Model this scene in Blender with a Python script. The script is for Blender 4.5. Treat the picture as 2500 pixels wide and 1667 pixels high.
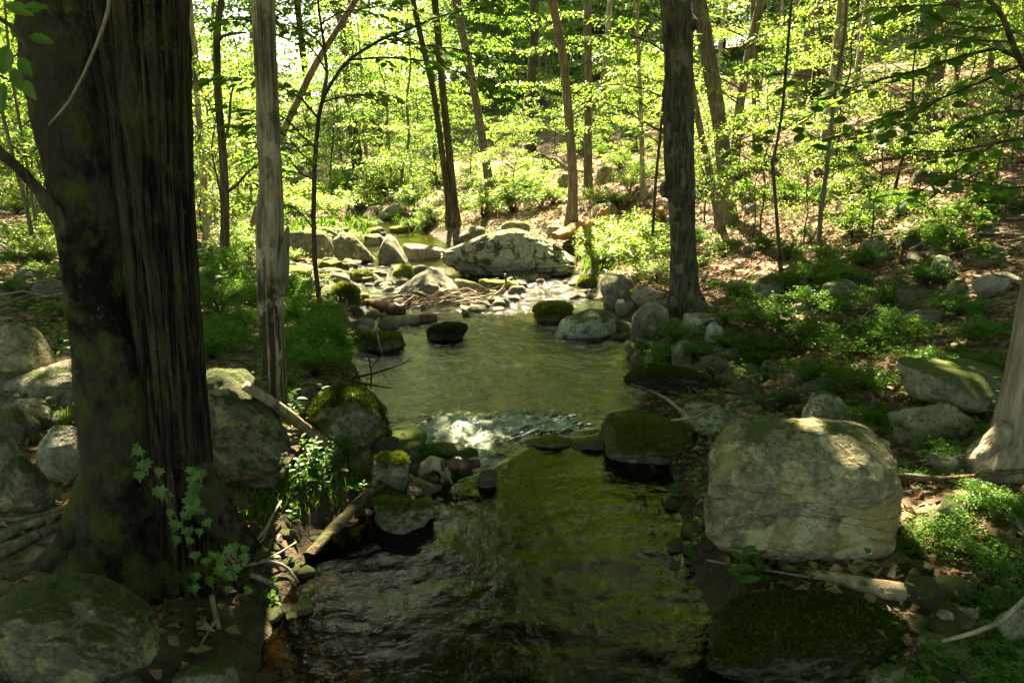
import bpy, bmesh, math, random
import numpy as np
from mathutils import Vector, Matrix
R = math.radians
random.seed(7); rng = np.random.default_rng(7)
for o in list(bpy.data.objects): bpy.data.objects.remove(o)
scene = bpy.context.scene
C = scene.collection

# ------------------------------------------------------------------ camera
FPX, PITCH, CAMZ = 1900.0, R(15.0), 2.3          # focal length in photo pixels (2500 wide), downward tilt, eye height
cam_d = bpy.data.cameras.new('camera'); cam = bpy.data.objects.new('camera', cam_d); C.objects.link(cam)
cam_d.sensor_width = 36.0; cam_d.lens = FPX/2500*36; cam_d.clip_end = 600; cam_d.clip_start = .05
cam.location = (0, 0, CAMZ); cam.rotation_euler = (math.pi/2-PITCH, 0, 0)
cam_d.dof.use_dof = True; cam_d.dof.focus_distance = 10.0; cam_d.dof.aperture_fstop = 8.0
scene.camera = cam
# ------------------------------------------------------------------ sky, sun, exposure
SUN_EL, SUN_AZ = R(53), R(-10)                   # azimuth measured from +Y towards +X
world = bpy.data.worlds.new('World'); scene.world = world; world.use_nodes = True
wn = world.node_tree; bg = wn.nodes['Background']
sky = wn.nodes.new('ShaderNodeTexSky'); sky.sky_type = 'NISHITA'; sky.sun_disc = False
sky.sun_elevation = SUN_EL; sky.sun_rotation = SUN_AZ % (2*math.pi)
wn.links.new(sky.outputs[0], bg.inputs[0]); bg.inputs[1].default_value = 0.05
sky.air_density = 1.0; sky.dust_density = 1.0; sky.ozone_density = 1.0
SV = np.array([math.sin(SUN_AZ)*math.cos(SUN_EL), math.cos(SUN_AZ)*math.cos(SUN_EL), math.sin(SUN_EL)])
sd = bpy.data.lights.new('sun', 'SUN'); sd.energy = 5.0; sd.angle = R(0.53); sd.color = (1.0, .94, .80)
so = bpy.data.objects.new('sun', sd); C.objects.link(so)
so.rotation_euler = Vector(SV).to_track_quat('Z', 'Y').to_euler(); so.location = (0, 0, 30)
scene.view_settings.view_transform = 'Standard'; scene.view_settings.look = 'None'
scene.view_settings.exposure = 3.72; scene.view_settings.gamma = 1.0
scene.view_settings.use_white_balance = True; scene.view_settings.white_balance_temperature = 9000; scene.view_settings.white_balance_tint = 2
scene.render.engine = 'CYCLES'
cy = scene.cycles
cy.use_denoising = True; cy.max_bounces = 7; cy.diffuse_bounces = 4; cy.glossy_bounces = 3
cy.transmission_bounces = 5; cy.transparent_max_bounces = 12
cy.caustics_reflective = False; cy.caustics_refractive = False; cy.sample_clamp_indirect = 6.0

# ------------------------------------------------------------------ helpers: noise, camera rays
def _hash(i, j, k, s):
    n = (i.astype(np.int64)*374761393 + j.astype(np.int64)*668265263 + k.astype(np.int64)*2147483647 + s*974634777) & 0xffffffff
    n = ((n ^ (n >> 13))*1274126177) & 0xffffffff
    n = ((n ^ (n >> 16))*2246822519) & 0xffffffff
    return ((n ^ (n >> 15)) & 0xffffff)/float(0xffffff)
def vnoise(p, s=0):
    p = np.asarray(p, float); f = np.floor(p); t = p-f; t = t*t*(3-2*t); i = f.astype(np.int64)
    o = 0
    for a in (0, 1):
        for b in (0, 1):
            for c in (0, 1):
                w = (t[..., 0] if a else 1-t[..., 0])*(t[..., 1] if b else 1-t[..., 1])*(t[..., 2] if c else 1-t[..., 2])
                o = o + w*_hash(i[..., 0]+a, i[..., 1]+b, i[..., 2]+c, s)
    return o*2-1
def fbm(p, oct=4, s=0):
    p = np.asarray(p, float); o = 0; a = .5
    for k in range(oct):
        o = o + a*vnoise(p*(2.03**k)+k*17.3, s+k); a *= .5
    return o
def fbm2(x, y, oct=3, s=0): return fbm(np.stack([x, y, np.zeros_like(x)+.5], -1), oct, s)
def smooth(t): t = np.clip(t, 0, 1); return t*t*(3-2*t)
CP, SP = math.cos(PITCH), math.sin(PITCH)
def ray(px, py):
    X = (px-1250)/FPX; Y = -(py-833.5)/FPX
    return np.array([X, CP+Y*SP, -SP+Y*CP])
def at_y(px, py, y):
    d = ray(px, py); return np.array([0, 0, CAMZ])+d*(y/d[1])
def at_z(px, py, z):
    d = ray(px, py); return np.array([0, 0, CAMZ])+d*((z-CAMZ)/d[2])
def proj(P):
    P = np.asarray(P, float); q = P-np.array([0, 0, CAMZ])
    dep = q[..., 1]*CP-q[..., 2]*SP; up = q[..., 1]*SP+q[..., 2]*CP
    dep = np.where(np.abs(dep) < 1e-4, 1e-4, dep)
    return 1250+FPX*q[..., 0]/dep, 833.5-FPX*up/dep, dep

# ------------------------------------------------------------------ terrain and stream shape
EDGE = [(1667,0,610,1950),(1500,0,660,1740),(1400,0,720,1700),(1300,0,800,1690),(1200,0,1000,1640),(1130,0,1160,1600),
        (1080,-.24,880,1500),(1000,-.24,935,1560),(940,-.24,870,1640),(880,-.24,850,1540),(820,-.24,860,1560),(790,-.24,880,1540),
        (750,-.32,850,1490),(700,-.40,860,1450),(660,-.46,830,1430),(630,-.5,800,1400),(600,-.52,830,1100),(570,-.58,860,1060),(550,-.65,880,1010),(535,-.72,870,950)]
ey, exl, exr = [], [], []
for (py, z, l, r) in EDGE:
    a = at_z(l, py, z); b = at_z(r, py, z); ey.append(a[1]); exl.append(a[0]); exr.append(b[0])
ey = [-30, 1.0]+ey+[36, 48, 70, 160]; exl = [exl[0]-.1, exl[0]]+exl+[-12, -21, -38, -100]; exr = [exr[0]+.1, exr[0]]+exr+[-8.5, -16, -32, -92]
LIPX, LIPY = [], []
for (px, py) in ((1060,1185),(1200,1140),(1270,1100),(1350,1064),(1480,1062),(1600,1075)):
    a = at_z(px, py, 0); LIPX.append(a[0]); LIPY.append(a[1])
def xl(y): return np.interp(y, ey, exl)
def xr(y): return np.interp(y, ey, exr)
def ylip(x): return np.interp(x, LIPX, LIPY)
def water_z(x, y):
    f = smooth((y-ylip(x)+.05)/.38)
    far = np.interp(y, [9, 10.3, 12, 14, 16.5, 20, 27, 45, 160], [0, 0, -.08, -.16, -.24, -.28, -.48, -.96, -3])
    return -.24*f+far
def creek(x, y):                                    # little side creek that joins from the right bank
    t = np.clip((x-1.3)/2.6, 0, 1); cy_ = 7.55+.5*t
    return np.exp(-((y-cy_)/.42)**2)*smooth((x-1.0)/.4)*(1-smooth((x-3.5)/.8))
def H(x, y):
    x = np.asarray(x, float); y = np.asarray(y, float)
    L, Rr = xl(y), xr(y); zb = np.interp(y, [-5, 4, 5.6, 10, 14, 19, 27, 40, 160], [0, 0, -.12, -.24, -.38, -.5, -.7, -.9, -1.6])
    n1 = fbm2(x*.55, y*.55, 3, 3); n2 = fbm2(x*2.3, y*2.3, 3, 5); n3 = fbm2(x*9, y*9, 2, 9)
    sR = x-Rr; sL = L-x; m = np.minimum(x-L, Rr-x)
    wz = water_z(x, y); dl = np.abs(y-ylip(x))
    depth = np.interp(y, [0, 4.6, 5.2, 5.6, 6.3, 8, 10.2, 11.5, 16, 20, 40], [.5, .45, .22, .12, .25, .3, .2, .1, .13, .2, .15])
    bed = wz-depth*(1-np.exp(-np.maximum(m, 0)/.3))+.05*n2+.02*n3+.03
    s = np.maximum(sR, 0)
    rise = np.where(s < 1.2, .05*s, .06+.30*(s-1.2)-.10*np.maximum(s-14, 0)-.08*np.maximum(s-35, 0))
    rr = zb+.26*(1-np.exp(-s/.22))+rise
    s2 = np.maximum(sL, 0)
    ll = zb+.30*(1-np.exp(-s2/.28))+.055*s2+np.maximum(s2-18, 0)*.06
    z = np.where(m > 0, bed, np.where(sR > 0, rr, ll))
    k = smooth(np.maximum(s, s2)/.8)
    z = z+k*(.16*n1+.06*n2+.018*n3)
    c = creek(x, y)
    return z*(1-c)+np.minimum(z, -.34+.05*n2)*c
def G(x, y):
    h = H(x, y); w = water_z(x, y)
    inside = (x > xl(y)-.05) & (x < xr(y)+.05)
    inside |= creek(x, y) > .5
    return np.where(inside, np.maximum(h, w), h)
TT = np.geomspace(.8, 160, 2600)
def hit(px, py):
    d = ray(px, py); P = np.array([0, 0, CAMZ])+TT[:, None]*d
    g = G(P[:, 0], P[:, 1]); b = np.nonzero(P[:, 2] < g)[0]
    i = b[0] if len(b) else len(TT)-1
    return P[i]

# ------------------------------------------------------------------ helpers: objects and meshes
def link(o): C.objects.link(o); return o
def tag(o, label=None, cat=None, group=None, kind=None):
    if label: o['label'] = label
    if cat: o['category'] = cat
    if group: o['group'] = group
    if kind: o['kind'] = kind
    return o
def thing(name, label, cat, loc, group=None):
    o = link(bpy.data.objects.new(name, None)); o.location = tuple(loc); o.empty_display_size = .1
    return tag(o, label, cat, group)
def np_mesh(name, V, F, mat=None, sm=True, attrs=None):
    V = np.asarray(V, np.float32); F = np.asarray(F, np.int32); n, k = F.shape
    me = bpy.data.meshes.new(name); me.vertices.add(len(V)); me.vertices.foreach_set('co', V.ravel())
    me.loops.add(n*k); me.loops.foreach_set('vertex_index', F.ravel()); me.polygons.add(n)
    me.polygons.foreach_set('loop_start', np.arange(0, n*k, k, dtype=np.int32))
    me.polygons.foreach_set('use_smooth', np.full(n, sm, bool))
    if attrs:
        for an, av in attrs.items():
            a = me.attributes.new(an, 'FLOAT', 'POINT'); a.data.foreach_set('value', np.asarray(av, np.float32))
    me.update(calc_edges=True)
    if mat: me.materials.append(mat)
    return me
def part(name, me, parent=None, loc=(0, 0, 0)):
    o = link(bpy.data.objects.new(name, me)); o.location = tuple(loc)
    if parent is not None: o.parent = parent
    return o
def wpart(name, V, F, mat, parent, sm=True):        # mesh given in world space, stored relative to its parent's place
    base = np.array(parent.location) if parent is not None else np.zeros(3)
    p = parent
    while p is not None and p.parent is not None: p = p.parent; base = base+np.array(p.location)
    return part(name, np_mesh(name, np.asarray(V)-base, F, mat, sm), parent)
def copy_tree(o, parent=None):
    c = o.copy(); C.objects.link(c); c.parent = parent
    for ch in o.children:
        if ch.name in C.objects: copy_tree_child(ch, c)
    return c
def copy_tree_child(o, parent):
    c = o.copy(); C.objects.link(c); c.parent = parent
    for ch in list(o.children): copy_tree_child(ch, c)

def tube(pts, rad, seg=10, noise=0., nscale=3., seed=0, cap=True, disp=None, dens=None):
    """swept tube; pts Nx3, rad N. returns V, F(quads)"""
    pts = np.asarray(pts, float); rad = np.asarray(rad, float)
    if dens:
        d = np.r_[0, np.cumsum(np.linalg.norm(np.diff(pts, axis=0), axis=1))]
        n = max(3, int(d[-1]/dens)); s = np.linspace(0, d[-1], n)
        # smooth the polyline with a Catmull-like double interpolation
        q = np.stack([np.interp(s, d, pts[:, k]) for k in range(3)], 1)
        w = max(1, int(n/len(pts)/2.2))
        if w > 1:
            ker = np.ones(2*w+1)/(2*w+1)
            qq = np.vstack([np.repeat(q[:1]*1, w, 0)+(np.arange(-w, 0)[:, None])*(q[1]-q[0]), q, np.repeat(q[-1:], w, 0)+(np.arange(1, w+1)[:, None])*(q[-1]-q[-2])])
            q = np.stack([np.convolve(qq[:, k], ker, 'valid') for k in range(3)], 1)
        rad = np.interp(s, d, rad); pts = q
    n = len(pts); T = np.gradient(pts, axis=0); T /= np.linalg.norm(T, axis=1)[:, None]+1e-9
    ref = np.array([0, 1., 0]) if abs(T[0][1]) < .9 else np.array([1., 0, 0])
    A = np.zeros_like(T); a = np.cross(ref, T[0]); a /= np.linalg.norm(a)
    for i in range(n):
        a = a-T[i]*np.dot(a, T[i]); a /= np.linalg.norm(a)+1e-9; A[i] = a
    B = np.cross(T, A)
    th = np.linspace(0, 2*np.pi, seg, endpoint=False)
    dirs = A[:, None, :]*np.cos(th)[None, :, None]+B[:, None, :]*np.sin(th)[None, :, None]
    r = np.repeat(rad[:, None], seg, 1)
    if noise: r = r*(1+noise*fbm((pts[:, None, :]+dirs*rad[:, None, None])*nscale+seed*7.7, 3, seed))
    if disp is not None: r = r+disp(pts, dirs, th, rad)
    tube.ridge = (disp(pts, dirs, th, rad)/(rad[:, None]*.16)+.62).reshape(-1) if disp is not None else None
    V = (pts[:, None, :]+dirs*r[..., None]).reshape(-1, 3)
    i = np.arange(n-1)[:, None]*seg; j = np.arange(seg)[None, :]; j2 = (j+1) % seg
    F = np.stack([i+j, i+j2, i+seg+j2, i+seg+j], -1).reshape(-1, 4)
    if cap:
        V = np.vstack([V, pts[0], pts[-1]]); b = len(V)-2
        jj = np.arange(seg); k2 = (jj+1) % seg
        F = np.vstack([F, np.stack([np.full(seg, b), k2, jj, jj], 1)[:, [0, 1, 2, 2]], np.stack([np.full(seg, b+1), (n-1)*seg+jj, (n-1)*seg+k2, (n-1)*seg+k2], 1)])
    return V, F
def fix_tri(V, F):                                   # quads with a doubled corner become thin real quads
    F = F.copy(); bad = F[:, 2] == F[:, 3]
    return V, F[~bad], F[bad][:, :3]
def tube_mesh(name, pts, rad, mat, parent, **kw):
    V, F = tube(pts, rad, **kw); V, Q, T = fix_tri(V, F)
    base = np.array(parent.location) if parent is not None else np.zeros(3)
    p = parent
    while p is not None and p.parent is not None: p = p.parent; base = base+np.array(p.location)
    tri = np.vstack([Q[:, [0, 1, 2]], Q[:, [0, 2, 3]], T]) if len(T) else np.vstack([Q[:, [0, 1, 2]], Q[:, [0, 2, 3]]])
    at_ = {'ridge': np.r_[np.clip(tube.ridge, 0, 1), np.full(len(V)-len(tube.ridge), .5)]} if tube.ridge is not None else None
    return part(name, np_mesh(name, V-base, tri, mat, True, at_), parent)
def join(parts):
    Vs, Fs, o = [], [], 0
    for V, F in parts: Vs.append(V); Fs.append(F+o); o += len(V)
    return np.vstack(Vs), np.vstack(Fs)
def tri(VF):
    V, F = VF; V, Q, T = fix_tri(V, F); return V, np.vstack([Q[:, [0, 1, 2]], Q[:, [0, 2, 3]], T])
def unit(v): return v/(np.linalg.norm(v, axis=-1, keepdims=True)+1e-9)
def leaf_cards(Cn, N, T, size, w=.55, fold=.18):
    """folded two-triangle leaves"""
    n = len(Cn); T = unit(T); N = unit(N-T*(N*T).sum(1, keepdims=True)); B = np.cross(T, N); s = np.asarray(size).reshape(-1, 1)*np.ones((n, 1))
    m = Cn+T*s*.45
    V = np.stack([Cn, m+B*s*w/2+N*s*fold*.5, Cn+T*s-N*s*.12, m-B*s*w/2+N*s*fold*.5], 1).reshape(-1, 3)
    b = np.arange(n)[:, None]*4
    F = np.vstack([b+np.array([0, 1, 2]), b+np.array([0, 2, 3])])
    return V, F
def rdir(n, up=1.0, sp=.5): return unit(np.c_[rng.normal(0, sp, n), rng.normal(0, sp, n), np.full(n, up)])
def hdir(n, dz=0.):
    a = rng.uniform(0, 2*np.pi, n); return np.c_[np.cos(a), np.sin(a), rng.normal(dz, .25, n)]

# ------------------------------------------------------------------ materials
def new_mat(name):
    m = bpy.data.materials.new(name); m.use_nodes = True; nt = m.node_tree
    for n in list(nt.nodes): nt.nodes.remove(n)
    return m, nt
class NB:
    def __init__(s, nt): s.nt = nt
    def n(s, t, **k):
        nd = s.nt.nodes.new(t)
        for a, v in k.items(): setattr(nd, a, v)
        return nd
    def put(s, sock, v):
        if hasattr(v, 'links') or isinstance(v, bpy.types.NodeSocket): s.nt.links.new(v, sock)
        else:
            if isinstance(v, tuple) and len(v) == 3 and sock.type == 'RGBA': v = v+(1,)
            sock.default_value = v
    def noise(s, vec, scale, detail=3, rough=.55, dist=0.):
        nd = s.n('ShaderNodeTexNoise'); s.put(nd.inputs['Vector'], vec); nd.inputs['Scale'].default_value = scale
        nd.inputs['Detail'].default_value = detail; nd.inputs['Roughness'].default_value = rough; nd.inputs['Distortion'].default_value = dist
        return nd.outputs['Fac']
    def voro(s, vec, scale, out='Distance', feature='F1'):
        nd = s.n('ShaderNodeTexVoronoi'); nd.feature = feature; s.put(nd.inputs['Vector'], vec); nd.inputs['Scale'].default_value = scale
        return nd.outputs[out]
    def mapping(s, vec, scale=(1, 1, 1), rot=(0, 0, 0)):
        nd = s.n('ShaderNodeMapping'); s.put(nd.inputs['Vector'], vec); nd.inputs['Scale'].default_value = scale; nd.inputs['Rotation'].default_value = rot
        return nd.outputs[0]
    def ramp(s, fac, stops):
        nd = s.n('ShaderNodeValToRGB'); s.put(nd.inputs[0], fac); e = nd.color_ramp.elements
        while len(e) < len(stops): e.new(.5)
        for el, (p, c) in zip(e, stops):
            el.position = p; el.color = (c, c, c, 1) if not isinstance(c, tuple) else c+(1,)
        return nd.outputs[0]
    def mix(s, fac, a, b, mode='MIX'):
        nd = s.n('ShaderNodeMix', data_type='RGBA', blend_type=mode); s.put(nd.inputs[0], fac); s.put(nd.inputs[6], a); s.put(nd.inputs[7], b)
        return nd.outputs[2]
    def math(s, op, a, b=0., clamp=False):
        nd = s.n('ShaderNodeMath', operation=op, use_clamp=clamp); s.put(nd.inputs[0], a); s.put(nd.inputs[1], b); return nd.outputs[0]
    def bump(s, h, strength=.5, dist=.02, normal=None):
        nd = s.n('ShaderNodeBump'); s.put(nd.inputs['Height'], h); nd.inputs['Strength'].default_value = strength; nd.inputs['Distance'].default_value = dist
        if normal is not None: s.put(nd.inputs['Normal'], normal)
        return nd.outputs[0]
    def principled(s, col, rough=.85, normal=None, spec=.3):
        nd = s.n('ShaderNodeBsdfPrincipled'); s.put(nd.inputs['Base Color'], col); s.put(nd.inputs['Roughness'], rough)
        nd.inputs['Specular IOR Level'].default_value = spec
        if normal is not None: s.put(nd.inputs['Normal'], normal)
        return nd.outputs[0]
    def out(s, sh):
        o = s.n('ShaderNodeOutputMaterial'); s.nt.links.new(sh, o.inputs['Surface'])
    def obj(s): return s.n('ShaderNodeTexCoord').outputs['Object']
    def isl(s): return s.n('ShaderNodeNewGeometry').outputs['Random Per Island']
    def nz(s):
        g = s.n('ShaderNodeNewGeometry'); x = s.n('ShaderNodeSeparateXYZ'); s.nt.links.new(g.outputs['Normal'], x.inputs[0]); return x.outputs[2]
    def orand(s): return s.n('ShaderNodeObjectInfo').outputs['Random']

def leaf_mat(name, c1, c2, t1, t2, trans=.5, gloss=.018, use_obj=False):
    m, nt = new_mat(name); b = NB(nt)
    r = b.orand() if use_obj else b.isl()
    r2 = b.math('FRACT', b.math('MULTIPLY', r, 7.31))
    col = b.mix(r, c1, c2); tc = b.mix(r2, t1, t2)
    d = b.n('ShaderNodeBsdfDiffuse'); b.put(d.inputs[0], col)
    t = b.n('ShaderNodeBsdfTranslucent'); b.put(t.inputs[0], tc)
    g = b.n('ShaderNodeBsdfGlossy'); g.inputs['Roughness'].default_value = .38; g.inputs[0].default_value = (.9, .95, .9, 1)
    mx = b.n('ShaderNodeMixShader'); mx.inputs[0].default_value = trans; nt.links.new(d.outputs[0], mx.inputs[1]); nt.links.new(t.outputs[0], mx.inputs[2])
    m2 = b.n('ShaderNodeMixShader'); m2.inputs[0].default_value = gloss; nt.links.new(mx.outputs[0], m2.inputs[1]); nt.links.new(g.outputs[0], m2.inputs[2])
    b.out(m2.outputs[0]); return m
def bark_mat(name, c1, c2, c3, zs=.12, scale=22, moss=0., bump=.9, pale=None, ridge=False):
    m, nt = new_mat(name); b = NB(nt); v = b.obj()
    st = b.mapping(v, (1, 1, zs)); n1 = b.noise(st, scale, 5, .65, .4); n2 = b.noise(v, 3.5, 3); n3 = b.noise(b.mapping(v, (1, 1, .4)), scale*2.6, 3)
    col = b.ramp(n1, [(.32, c1), (.5, c2), (.7, c3)])
    col = b.mix(b.ramp(n2, [(.45, 0.), (.75, .6)]), col, c1)
    if ridge:
        ra = b.n('ShaderNodeAttribute'); ra.attribute_name = 'ridge'; col = b.mix(b.ramp(ra.outputs['Fac'], [(.3, .95), (.62, 0.)]), col, tuple(x*.5 for x in c1)); col = b.mix(b.ramp(ra.outputs['Fac'], [(.62, 0.), (.95, .65)]), col, tuple(x*.75 for x in c3))  # furrows darkened, ridges paled in colour, since soft light shades them weakly
    if pale:
        pn = b.noise(b.mapping(v, (1, 1, .55)), 5.5, 4, .6, .3); col = b.mix(b.ramp(pn, [(.54, 0.), (.6, .85)]), col, pale)
    if moss:
        mn = b.noise(v, 6, 4, .6); col = b.mix(b.ramp(mn, [(.62-moss*.3, 0.), (.74-moss*.2, .8)]), col, (.055, .07, .018))
    if ridge:
        fk = b.noise(v, 55, 5, .7); fb = b.noise(v, 5, 3, .6); col = b.mix(b.math('MULTIPLY', b.ramp(fk, [(.56, 0.), (.66, .6)]), b.ramp(fb, [(.48, .0), (.62, 1.)])), col, (.13, .12, .08)); n3 = b.math('ADD', n3, fk)
    h = b.math('ADD', b.math('MULTIPLY', n1, 1.0), b.math('MULTIPLY', n3, .5))
    b.out(b.principled(col, .92, b.bump(h, bump, .03), .15)); return m
def rock_mat(name, c1, c2, lichen=.3, moss=.3, lcol=(.30, .32, .22), mcol=(.06, .085, .012), scale=1., strata=0., tint=None):
    m, nt = new_mat(name); b = NB(nt); v = b.obj()
    ri = b.orand(); vv = b.n('ShaderNodeVectorMath', operation='ADD'); b.put(vv.inputs[0], v)
    cb = b.n('ShaderNodeCombineXYZ'); b.put(cb.inputs[0], b.math('MULTIPLY', ri, 37.)); b.put(cb.inputs[1], b.math('MULTIPLY', ri, 91.)); nt.links.new(cb.outputs[0], vv.inputs[1]); v = vv.outputs[0]
    big = b.noise(v, 2.2*scale, 4, .6, .6); mid = b.noise(v, 9*scale, 4, .65); fine = b.noise(v, 70*scale, 2, .7)
    col = b.mix(b.ramp(big, [(.35, 0.), (.65, 1.)]), c1, c2)
    dk = tuple(x*.35 for x in c1)
    col = b.mix(b.ramp(mid, [(.34, .8), (.5, 0.)]), col, dk); blo = b.noise(v, 26*scale, 4, .75); col = b.mix(b.ramp(blo, [(.36, .7), (.52, 0.)]), col, dk)
    col = b.mix(b.ramp(fine, [(.35, .55), (.55, 0.)]), col, tuple(x*.45 for x in c1))
    h = b.math('ADD', b.math('ADD', b.math('MULTIPLY', mid, .9), b.math('MULTIPLY', blo, .6)), b.math('MULTIPLY', fine, .35))
    if tint:
        tn = b.noise(v, 3.1*scale, 3, .6, .8); col = b.mix(b.ramp(tn, [(.5, 0.), (.68, .75)]), col, tint)
    if strata:
        sn = b.noise(b.mapping(v, (.9, .9, 3.2), (R(12), R(-9), 0)), 1.15*scale, 5, .58, .7)
        ck = b.ramp(sn, [(.482, 0.), (.495, 1.), (.508, 0.)])
        col = b.mix(b.math('MULTIPLY', ck, strata), col, tuple(x*.2 for x in c1)); h = b.math('SUBTRACT', h, b.math('MULTIPLY', ck, strata*.9))
    if lichen:
        ln = b.noise(v, 5.5*scale, 6, .72, .5); lv = b.voro(b.mix(.12, v, b.n('ShaderNodeTexNoise').outputs['Color']), 6*scale)
        lm = b.math('MAXIMUM', b.ramp(ln, [(.66-.22*lichen, 0.), (.70-.18*lichen, .8)]), b.ramp(lv, [(.14+.16*lichen, .8), (.20+.16*lichen, 0.)]))
        brk = b.ramp(b.noise(v, 38*scale, 3, .7), [(.32, .35), (.55, 1.)]); lm = b.math('MULTIPLY', lm, brk)
        col = b.mix(lm, col, lcol)
    if moss:
        mn = b.noise(v, 4.2*scale, 8, .78); nz = b.nz()
        e = b.math('ADD', b.math('MULTIPLY', nz, .45), b.math('MULTIPLY', mn, 1.1))
        mm = b.ramp(e, [(1.02-.75*moss, 0.), (1.16-.70*moss, 1.)])
        mc = b.mix(b.noise(v, 55*scale, 2), tuple(x*.45 for x in mcol), tuple(min(1, x*1.7) for x in mcol))
        col = b.mix(mm, col, mc); mb = b.noise(v, 90*scale, 2, .7); h = b.math('ADD', h, b.math('MULTIPLY', b.math('MULTIPLY', mm, mb), 1.2))
    b.out(b.principled(col, .88, b.bump(h, 1., .03), .25)); return m

M = {}
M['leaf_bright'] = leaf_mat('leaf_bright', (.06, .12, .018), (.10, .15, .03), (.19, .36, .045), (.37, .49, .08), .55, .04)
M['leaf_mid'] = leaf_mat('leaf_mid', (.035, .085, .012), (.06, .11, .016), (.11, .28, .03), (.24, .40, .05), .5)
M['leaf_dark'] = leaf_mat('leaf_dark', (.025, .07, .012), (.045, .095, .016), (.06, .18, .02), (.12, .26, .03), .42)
M['leaf_canopy_shaded'] = leaf_mat('leaf_canopy_shaded', (.03, .08, .012), (.06, .11, .016), (.07, .17, .015), (.13, .24, .025), .35)  # colours dimmed to stand in for shade from higher leaf layers
M['leaf_obj'] = leaf_mat('leaf_obj', (.035, .09, .012), (.06, .115, .018), (.09, .25, .025), (.20, .37, .04), .5, use_obj=True)
M['leaf_shrub'] = leaf_mat('leaf_shrub', (.04, .12, .012), (.07, .15, .02), (.10, .30, .02), (.20, .40, .03), .45)
M['litter'] = leaf_mat('litter', (.10, .055, .03), (.26, .17, .11), (.16, .09, .05), (.2, .12, .07), .15, .02)
M['bark_dark'] = bark_mat('bark_dark', (.018, .014, .010), (.065, .052, .036), (.15, .125, .085), .10, 20, .25)
M['bark_furrow'] = bark_mat('bark_furrow', (.006, .005, .0035), (.026, .021, .014), (.085, .07, .042), .10, 30, .25, 1., ridge=True)
M['bark_grey'] = bark_mat('bark_grey', (.05, .045, .033), (.14, .125, .095), (.26, .24, .19), .14, 24, .25)
M['bark_pale'] = bark_mat('bark_pale', (.12, .10, .075), (.24, .21, .16), (.36, .33, .26), .3, 12, .1, .5, pale=(.42, .39, .31))
M['bark_brown'] = bark_mat('bark_brown', (.075, .06, .042), (.17, .14, .105), (.28, .24, .185), .10, 26, .1)
M['bark_plate'] = bark_mat('bark_plate', (.006, .005, .004), (.018, .015, .011), (.055, .048, .036), .5, 24, .5, 1., ridge=True)
M['bark_knot'] = bark_mat('bark_knot', (.016, .014, .010), (.05, .044, .033), (.13, .118, .09), .16, 24, .3, 1., pale=(.14, .13, .10))
M['bark_pale_brown'] = bark_mat('bark_pale_brown', (.10, .08, .06), (.21, .175, .135), (.32, .28, .22), .08, 20, .0, .8)  # paler brown bark, the same tone all round
M['snag'] = bark_mat('snag', (.07, .052, .035), (.27, .22, .155), (.44, .39, .31), .13, 30, .25, 1., pale=(.40, .36, .28), ridge=True)
M['twig'] = bark_mat('twig', (.025, .018, .012), (.055, .04, .028), (.10, .08, .055), .6, 18, 0, .3)
M['wood'] = bark_mat('wood', (.10, .07, .045), (.25, .19, .13), (.40, .33, .25), .35, 16, 0, .6)
M['wood_orange'] = bark_mat('wood_orange', (.17, .085, .035), (.36, .2, .09), (.48, .32, .17), .3, 14, 0, .6)
M['wood_rot'] = bark_mat('wood_rot', (.03, .018, .012), (.10, .06, .04), (.20, .13, .085), .3, 18, .2, .9)
M['stick'] = bark_mat('stick', (.12, .10, .075), (.22, .19, .15), (.34, .30, .24), .5, 20, 0, .3)
G1, G2 = (.155, .148, .112), (.25, .235, .185)
M['rk_grey'] = rock_mat('rk_grey', G1, G2, .35, .06, strata=.35)
M['rk_big'] = rock_mat('rk_big', (.165, .148, .095), (.255, .225, .15), .5, .03, lcol=(.33, .315, .19), strata=.3, tint=(.27, .20, .09))
M['rk_lichen'] = rock_mat('rk_lichen', (.045, .042, .032), (.15, .145, .11), 1.0, .2, lcol=(.42, .42, .33), scale=.7)
M['rk_pale'] = rock_mat('rk_pale', (.27, .25, .21), (.38, .355, .31), .2, .05, strata=.35)
M['rk_moss'] = rock_mat('rk_moss', (.13, .125, .09), (.23, .22, .17), .3, .72)
M['rk_mossy'] = rock_mat('rk_mossy', (.17, .165, .12), (.26, .25, .19), .4, .34)
M['rk_mossfull'] = rock_mat('rk_mossfull', (.05, .046, .034), (.10, .09, .066), .0, .50, mcol=(.017, .026, .004))  # moss colour lowered as well, for the shade the slab lies in
M['rk_mossbright'] = rock_mat('rk_mossbright', (.12, .11, .08), (.2, .19, .14), .1, .72, mcol=(.12, .14, .022))
M['rk_shade'] = rock_mat('rk_shade', (.09, .085, .058), (.16, .148, .105), .5, .36, lcol=(.24, .245, .11), mcol=(.035, .05, .008))  # mossy rock in a darker tone with yellowish lichen
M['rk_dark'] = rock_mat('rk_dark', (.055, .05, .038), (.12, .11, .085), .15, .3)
M['rk_red'] = rock_mat('rk_red', (.28, .20, .17), (.38, .29, .25), .1, .05)
M['rk_sub'] = rock_mat('rk_sub', (.16, .085, .034), (.23, .13, .055), 0, 0)
M['moss'] = leaf_mat('moss', (.045, .075, .008), (.10, .13, .015), (.10, .16, .015), (.16, .22, .02), .3, .02)
M['moss_shaded'] = leaf_mat('moss_shaded', (.018, .034, .004), (.045, .065, .008), (.03, .06, .006), (.06, .09, .01), .25, .01)  # darker copy of moss, standing in for the shade over these rocks
M['moss_bright'] = leaf_mat('moss_bright', (.08, .10, .012), (.16, .17, .03), (.14, .18, .02), (.22, .25, .04), .3, .02)
M['grass'] = leaf_mat('grass', (.04, .10, .015), (.08, .14, .02), (.12, .28, .03), (.2, .36, .05), .45)

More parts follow.
